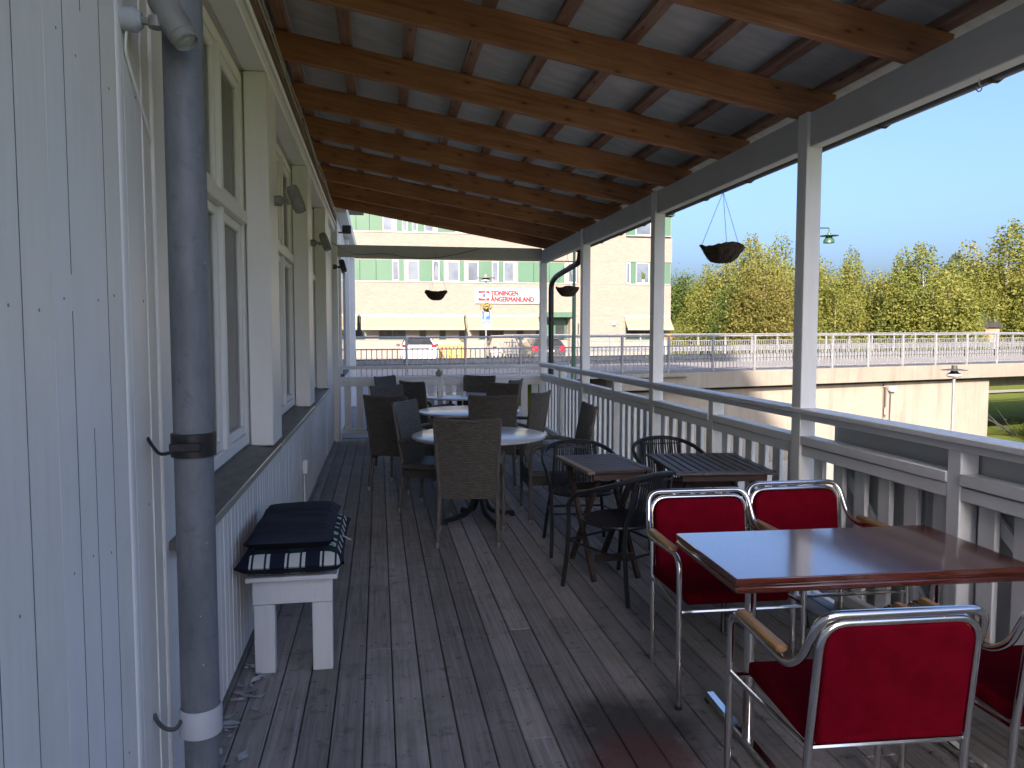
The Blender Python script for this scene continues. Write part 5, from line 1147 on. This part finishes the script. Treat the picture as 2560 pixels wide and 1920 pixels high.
for sd, mt, ns, lf_, we in ((1, 'birch_leaf', 4600, .17, True), (2, 'birch_leaf', 3700, .17, True), (3, 'birch_yellow', 5200, .18, False), (4, 'birch_leaf', 3000, .16, True), (5, 'green_leaf', 5200, .19, False)):
    me, hd = crown_mesh(sd, ns, mt, we, leaf=lf_); kinds.append((me, trunk_mesh(hd, 11., .13, 'bark', sd)))
TR = [  # column, top row, distance, kind, width factor, label
    (1700, 690, 92, 4, 1.0, 'broad dark green tree at the brick building corner'),
    (1762, 640, 88, 3, .8, 'thin birch left of the hanging basket'),
    (1818, 600, 84, 1, .95, 'birch rising behind the hanging basket'),
    (1872, 572, 80, 0, .85, 'tall birch just right of the hanging basket'),
    (1905, 645, 70, 2, 1.0, 'yellow-brown bushy tree low in front of the birches beside the big post'),
    (1840, 700, 72, 4, .9, 'rounded green tree low behind the street lights'),
    (1955, 562, 82, 3, 1.0, 'tall open birch left of the big post'),
    (2040, 640, 84, 1, .8, 'birch emerging just right of the big post'),
    (2115, 597, 86, 3, 1.0, 'pale thin birch with an open top right of the big post'),
    (2195, 672, 82, 1, .8, 'small birch in the dip of the tree row'),
    (2250, 610, 80, 1, 1.0, 'birch with bare twigs at its top, left of the pointed one'),
    (2312, 588, 76, 0, 1.1, 'pointed dense birch standing in the middle of the row'),
    (2380, 672, 84, 3, .8, 'lower birch at the right flank of the pointed one'),
    (2500, 540, 100, 0, 1.25, 'large tall birch near the right edge'),
    (2440, 650, 100, 1, .9, 'birch in front of the pine hill, left of the large tall one'),
    (2575, 600, 104, 1, 1.1, 'birch cut off by the right edge'),
    (2150, 760, 90, 3, .7, 'young drooping birch in front of the cream house'),
    (2270, 740, 88, 1, .8, 'low drooping birch hanging over the bridge railing'),
    (2420, 750, 96, 4, .75, 'low green tree right of the low drooping birch'),
    (1960, 740, 74, 1, .8, 'low birch directly behind the big post'),
    (1690, 790, 78, 1, .6, 'little tree right beside the brick corner'),
    (2540, 720, 98, 1, .8, 'low birch at the foot of the large tall one'),
    (2085, 668, 80, 1, .95, 'weeping birch directly right of the big post, before the pale thin one'),
    (2225, 690, 96, 2, .9, 'yellowing tree between the dip and the bare-twigged birch'),
    (2345, 650, 98, 1, .9, 'birch behind the right shoulder of the pointed one'),
    (2470, 640, 112, 3, .9, 'thin birch behind the gap with the pines'),
    (2000, 650, 98, 1, 1.0, 'birch behind the big post in the back row'),
    (1930, 630, 102, 3, 1.0, 'open birch in the back row left of the big post'),
    (1790, 690, 100, 1, .9, 'back-row birch under the hanging basket'),
    (1735, 715, 104, 4, .9, 'green back-row tree near the brick corner')]
for px_, py_, d, k, wf, lb in TR:
    x, y = cam_xy(px_, d); z0 = ground_h(x, y) - .1; top = 1.57 + (835 - py_) * d / 1923.; sc_ = (top - z0) / 11.15
    t = thing('birch_tree' if k != 4 else 'leafy_tree', lb, 'tree', (x, y, z0), random.uniform(0, 6), 'trees beyond the bridge')
    o = obj('crown', kinds[k][0], None, t); obj('trunk', kinds[k][1], None, t); t.scale = (sc_ * wf * 1.1, sc_ * wf * 1.1, sc_)
# unseen trees added out of the frame to the right to shade the near grass
for i, (x, y) in enumerate(((27.5, 17.0), (32.5, 19.0))):
    t = thing('leafy_tree', ('nearer' if i else 'farther') + ' unseen tree added off to the right to shade the grass', 'tree', (x, y, LOW), 2 * i, 'unseen trees added for shade'); obj('crown', kinds[4][0], None, t); obj('trunk', kinds[4][1], None, t); t.scale = (.85, .85, .8)
# wooded hill far behind
hl = MB(); hv = []; nx = 40
for i in range(nx):
    a = R(-35 + 100 * i / (nx - 1))
    for d, z in ((150, -1.5), (230, 7), (300, 14 + 5 * math.sin(i * .7) + 4 * math.sin(i * .31 + 1)), (420, 12)): hv.append((d * math.sin(a), d * math.cos(a), z))
hl.add(hv, [(i * 4 + k, (i + 1) * 4 + k, (i + 1) * 4 + k + 1, i * 4 + k + 1) for i in range(nx - 1) for k in range(3)]); tag(obj('hill', hl, 'lawn'), kind='structure')
fv = []; ff = []; r = np.random.default_rng(11)
for i in range(1500):
    a = R(r.uniform(-8, 52)); d = r.uniform(165, 300); x, y = d * math.sin(a), d * math.cos(a); hz = np.interp(d, [150, 230, 300], [-1.5, 7, 14]); h = r.uniform(5, 9.5) * (1.25 if r.random() < .2 else 1)
    for c in range(26):
        q = r.random(); z = hz + h * (.12 + .88 * q); rad = h * .2 * (1 - q) + .25; b = r.uniform(0, 2 * PI); cx, cy = x + rad * math.cos(b), y + rad * math.sin(b); s_ = .9 * (1.25 - q); k = len(fv)
        ux, uy = math.cos(b), math.sin(b); fv += [(x + ux * .1, y + uy * .1, z + s_ * .55), (cx - uy * s_ * .5, cy + ux * s_ * .5, z - s_ * .3), (cx + ux * s_ * .4, cy + uy * s_ * .4, z - s_ * .5), (cx + uy * s_ * .5, cy - ux * s_ * .5, z - s_ * .3)]; ff.append((k, k + 1, k + 2, k + 3))
tag(obj('forest', MB().add(fv, ff).mesh('forest', M['conifer'], False), None), 'dark conifer wood covering the far hill', 'forest', kind='stuff')
# a few pines standing out of it behind the right-hand birches
def pine_mesh(seed):
    r = np.random.default_rng(seed); V = []; F = []
    for i in range(1500):
        q = r.random() ** .7; z = 7 + 6.2 * q; rad = 2.3 * math.sqrt(max(.02, 1 - q ** 2)) * math.sqrt(r.uniform(.1, 1)); a = r.uniform(0, 2 * PI); c = np.array([rad * math.cos(a), rad * math.sin(a), z + .35 * math.sin(3 * a + z * 2)]); u = r.normal(0, 1, 3); u /= np.linalg.norm(u); w_ = np.cross(u, r.normal(0, 1, 3)); w_ /= max(.1, np.linalg.norm(w_)); k = len(V); ls = .42 * r.uniform(.6, 1.2)
        V += [tuple(c - u * ls * .5), tuple(c + w_ * ls * .3), tuple(c + u * ls * .5), tuple(c - w_ * ls * .3)]; F.append((k, k + 1, k + 2, k + 3))
    me = bpy.data.meshes.new('crown'); me.from_pydata(V, [], F); me.materials.append(M['conifer']); return me
pmsh = [pine_mesh(1), pine_mesh(2)]; ptr = MB().tube([(0, 0, -.5), (.1, 0, 6), (0, 0, 12.5)], [.22, .17, .05], 8).mesh('trunk', M['bark'])
for i, (px_, py_, d, lb) in enumerate([(2385, 640, 125, 'dark pine with a rounded top on the far rise'), (2415, 655, 118, 'dark pine right beside the rounded one'), (2362, 668, 122, 'lower dark pine behind the pointed birch'), (2440, 668, 128, 'pine with a bare pale trunk in the gap'), (1720, 728, 150, 'pine standing over the wood beside the brick corner')]):
    x, y = cam_xy(px_, d); top = 1.57 + (835 - py_) * d / 1923.; t = thing('pine_tree', lb, 'tree', (x, y, -1), i * 1.3, 'pines beyond the birches'); obj('crown', pmsh[i % 2], None, t); obj('trunk', ptr, None, t); k = (top + 1) / 13.2; t.scale = (k, k, k)
# undergrowth along the foot of the trees
up = []
for i in range(7000):
    s_ = r.uniform(8, 25); v_ = r.uniform(24, 33); p = BP + BU * s_ + BV * v_; up.append((p.x, p.y, ground_h(p.x, p.y) + abs(r.normal(0, .5)) * (1 + .5 * math.sin(s_ * .7))))
tag(obj('undergrowth', leaf_mesh(np.array(up), .26, r, 'birch_yellow'), None), 'yellow-green undergrowth along the foot of the birches', 'undergrowth', kind='stuff')
# cream house among the trees
ch = thing('cream_house', 'low cream boarded house half hidden behind the drooping birches', 'house', (*cam_xy(2170, 100), -.6), R(-12)); obj('lower_wall', BX(-6.5, 6.5, -.05, 9, -4.5, 4.2), 'house_grey', ch); obj('upper_wall', BX(-6.6, 6.6, -.2, 9.1, 4.202, 6.6, .02), 'house_cream', ch); obj('roof', MB().prism([(-.8, 6.6), (9.7, 6.6), (4.5, 8.2)], -7, 7, axis=0), 'sheet_top', ch)
for x in (-4, -1, 3.6): w = obj('window', BX(x, x + 1.2, -.1, -.051, 1.4, 2.8), 'sign_white', ch); obj('pane', BX(x + .1, x + 1.1, -.12, -.101, 1.5, 2.7), 'car_glass', w)
h2 = thing('red_house', 'small reddish house glimpsed between the birches on the right', 'house', (*cam_xy(2430, 96), -.6), R(-20)); obj('wall', BX(-3, 3, 0, 6, -4.5, 3.0), 'purlin', h2); obj('roof', MB().prism([(-.5, 3.0), (6.5, 3.0), (3, 4.8)], -3.3, 3.3, axis=0), 'sheet_top', h2)
# rocks and shrub on the lawn below the bridge
rm = []
def rock_mesh(seed):
    bm = bmesh.new(); bmesh.ops.create_icosphere(bm, subdivisions=2, radius=1); r_ = random.Random(seed)
    for v in bm.verts: v.co *= 1 + r_.uniform(-.22, .22); v.co.z *= .6
    me = bpy.data.meshes.new('rock'); bm.to_mesh(me); bm.free(); me.materials.append(M['rock']); return me
rms = [rock_mesh(i) for i in range(3)]
rk = [(30.6, 44.5, 1.3, 'large grey rock nearest the abutment end'), (33.2, 46.2, 1.2, 'grey rock second from the abutment end'), (35.4, 47, 1.6, 'large rounded rock behind the bare branches'), (37.6, 48.2, 1.2, 'rock farthest along the bank'), (32.2, 44.0, .8, 'small low rock in front of the others'), (36.3, 45.3, .9, 'small rock under the bare branches')]
for i, (x, y, s_, lb) in enumerate(rk):
    o = obj('rock', rms[i % 3], None, loc=(x, y, ground_h(x, y) + .2 * s_), rot=(0, 0, i * 1.1)); o.scale = (s_, s_ * .8, s_); tag(o, lb, 'rock', 'rocks on the bank under the bridge')
sv = thing('bare_shrub', 'dark shrub with bare arching branches at the right edge under the bridge', 'shrub', (*cam_xy(2556, 39), LOW - .2)); bm3 = MB(); rr2 = random.Random(5)
for i in range(9):
    a = rr2.uniform(2.4, 4.0); L = rr2.uniform(1.6, 3.2); p = spline([(0, 0, 0), (L * .45 * math.cos(a), .4 * math.sin(a), L * .28), (L * math.cos(a), .8 * math.sin(a), L * .5 + rr2.uniform(-.3, .5))], 5); bm3.tube(p, [.03 * (1 - .8 * k / (len(p) - 1)) for k in range(len(p))], 5)
obj('branches', bm3, 'lamp_dark', sv); lv = MB()
for i in range(1500):
    c = Vector((rr2.gauss(.9, .6), rr2.gauss(0, .5), abs(rr2.gauss(.3, .3)))); q = [c + Vector((rr2.uniform(-.05, .05), rr2.uniform(-.05, .05), rr2.uniform(-.05, .05))) for _ in range(4)]; lv.add(q, [(0, 1, 2, 3)])
obj('leaves', lv.mesh('leaves', M['green_leaf'], False), None, sv)
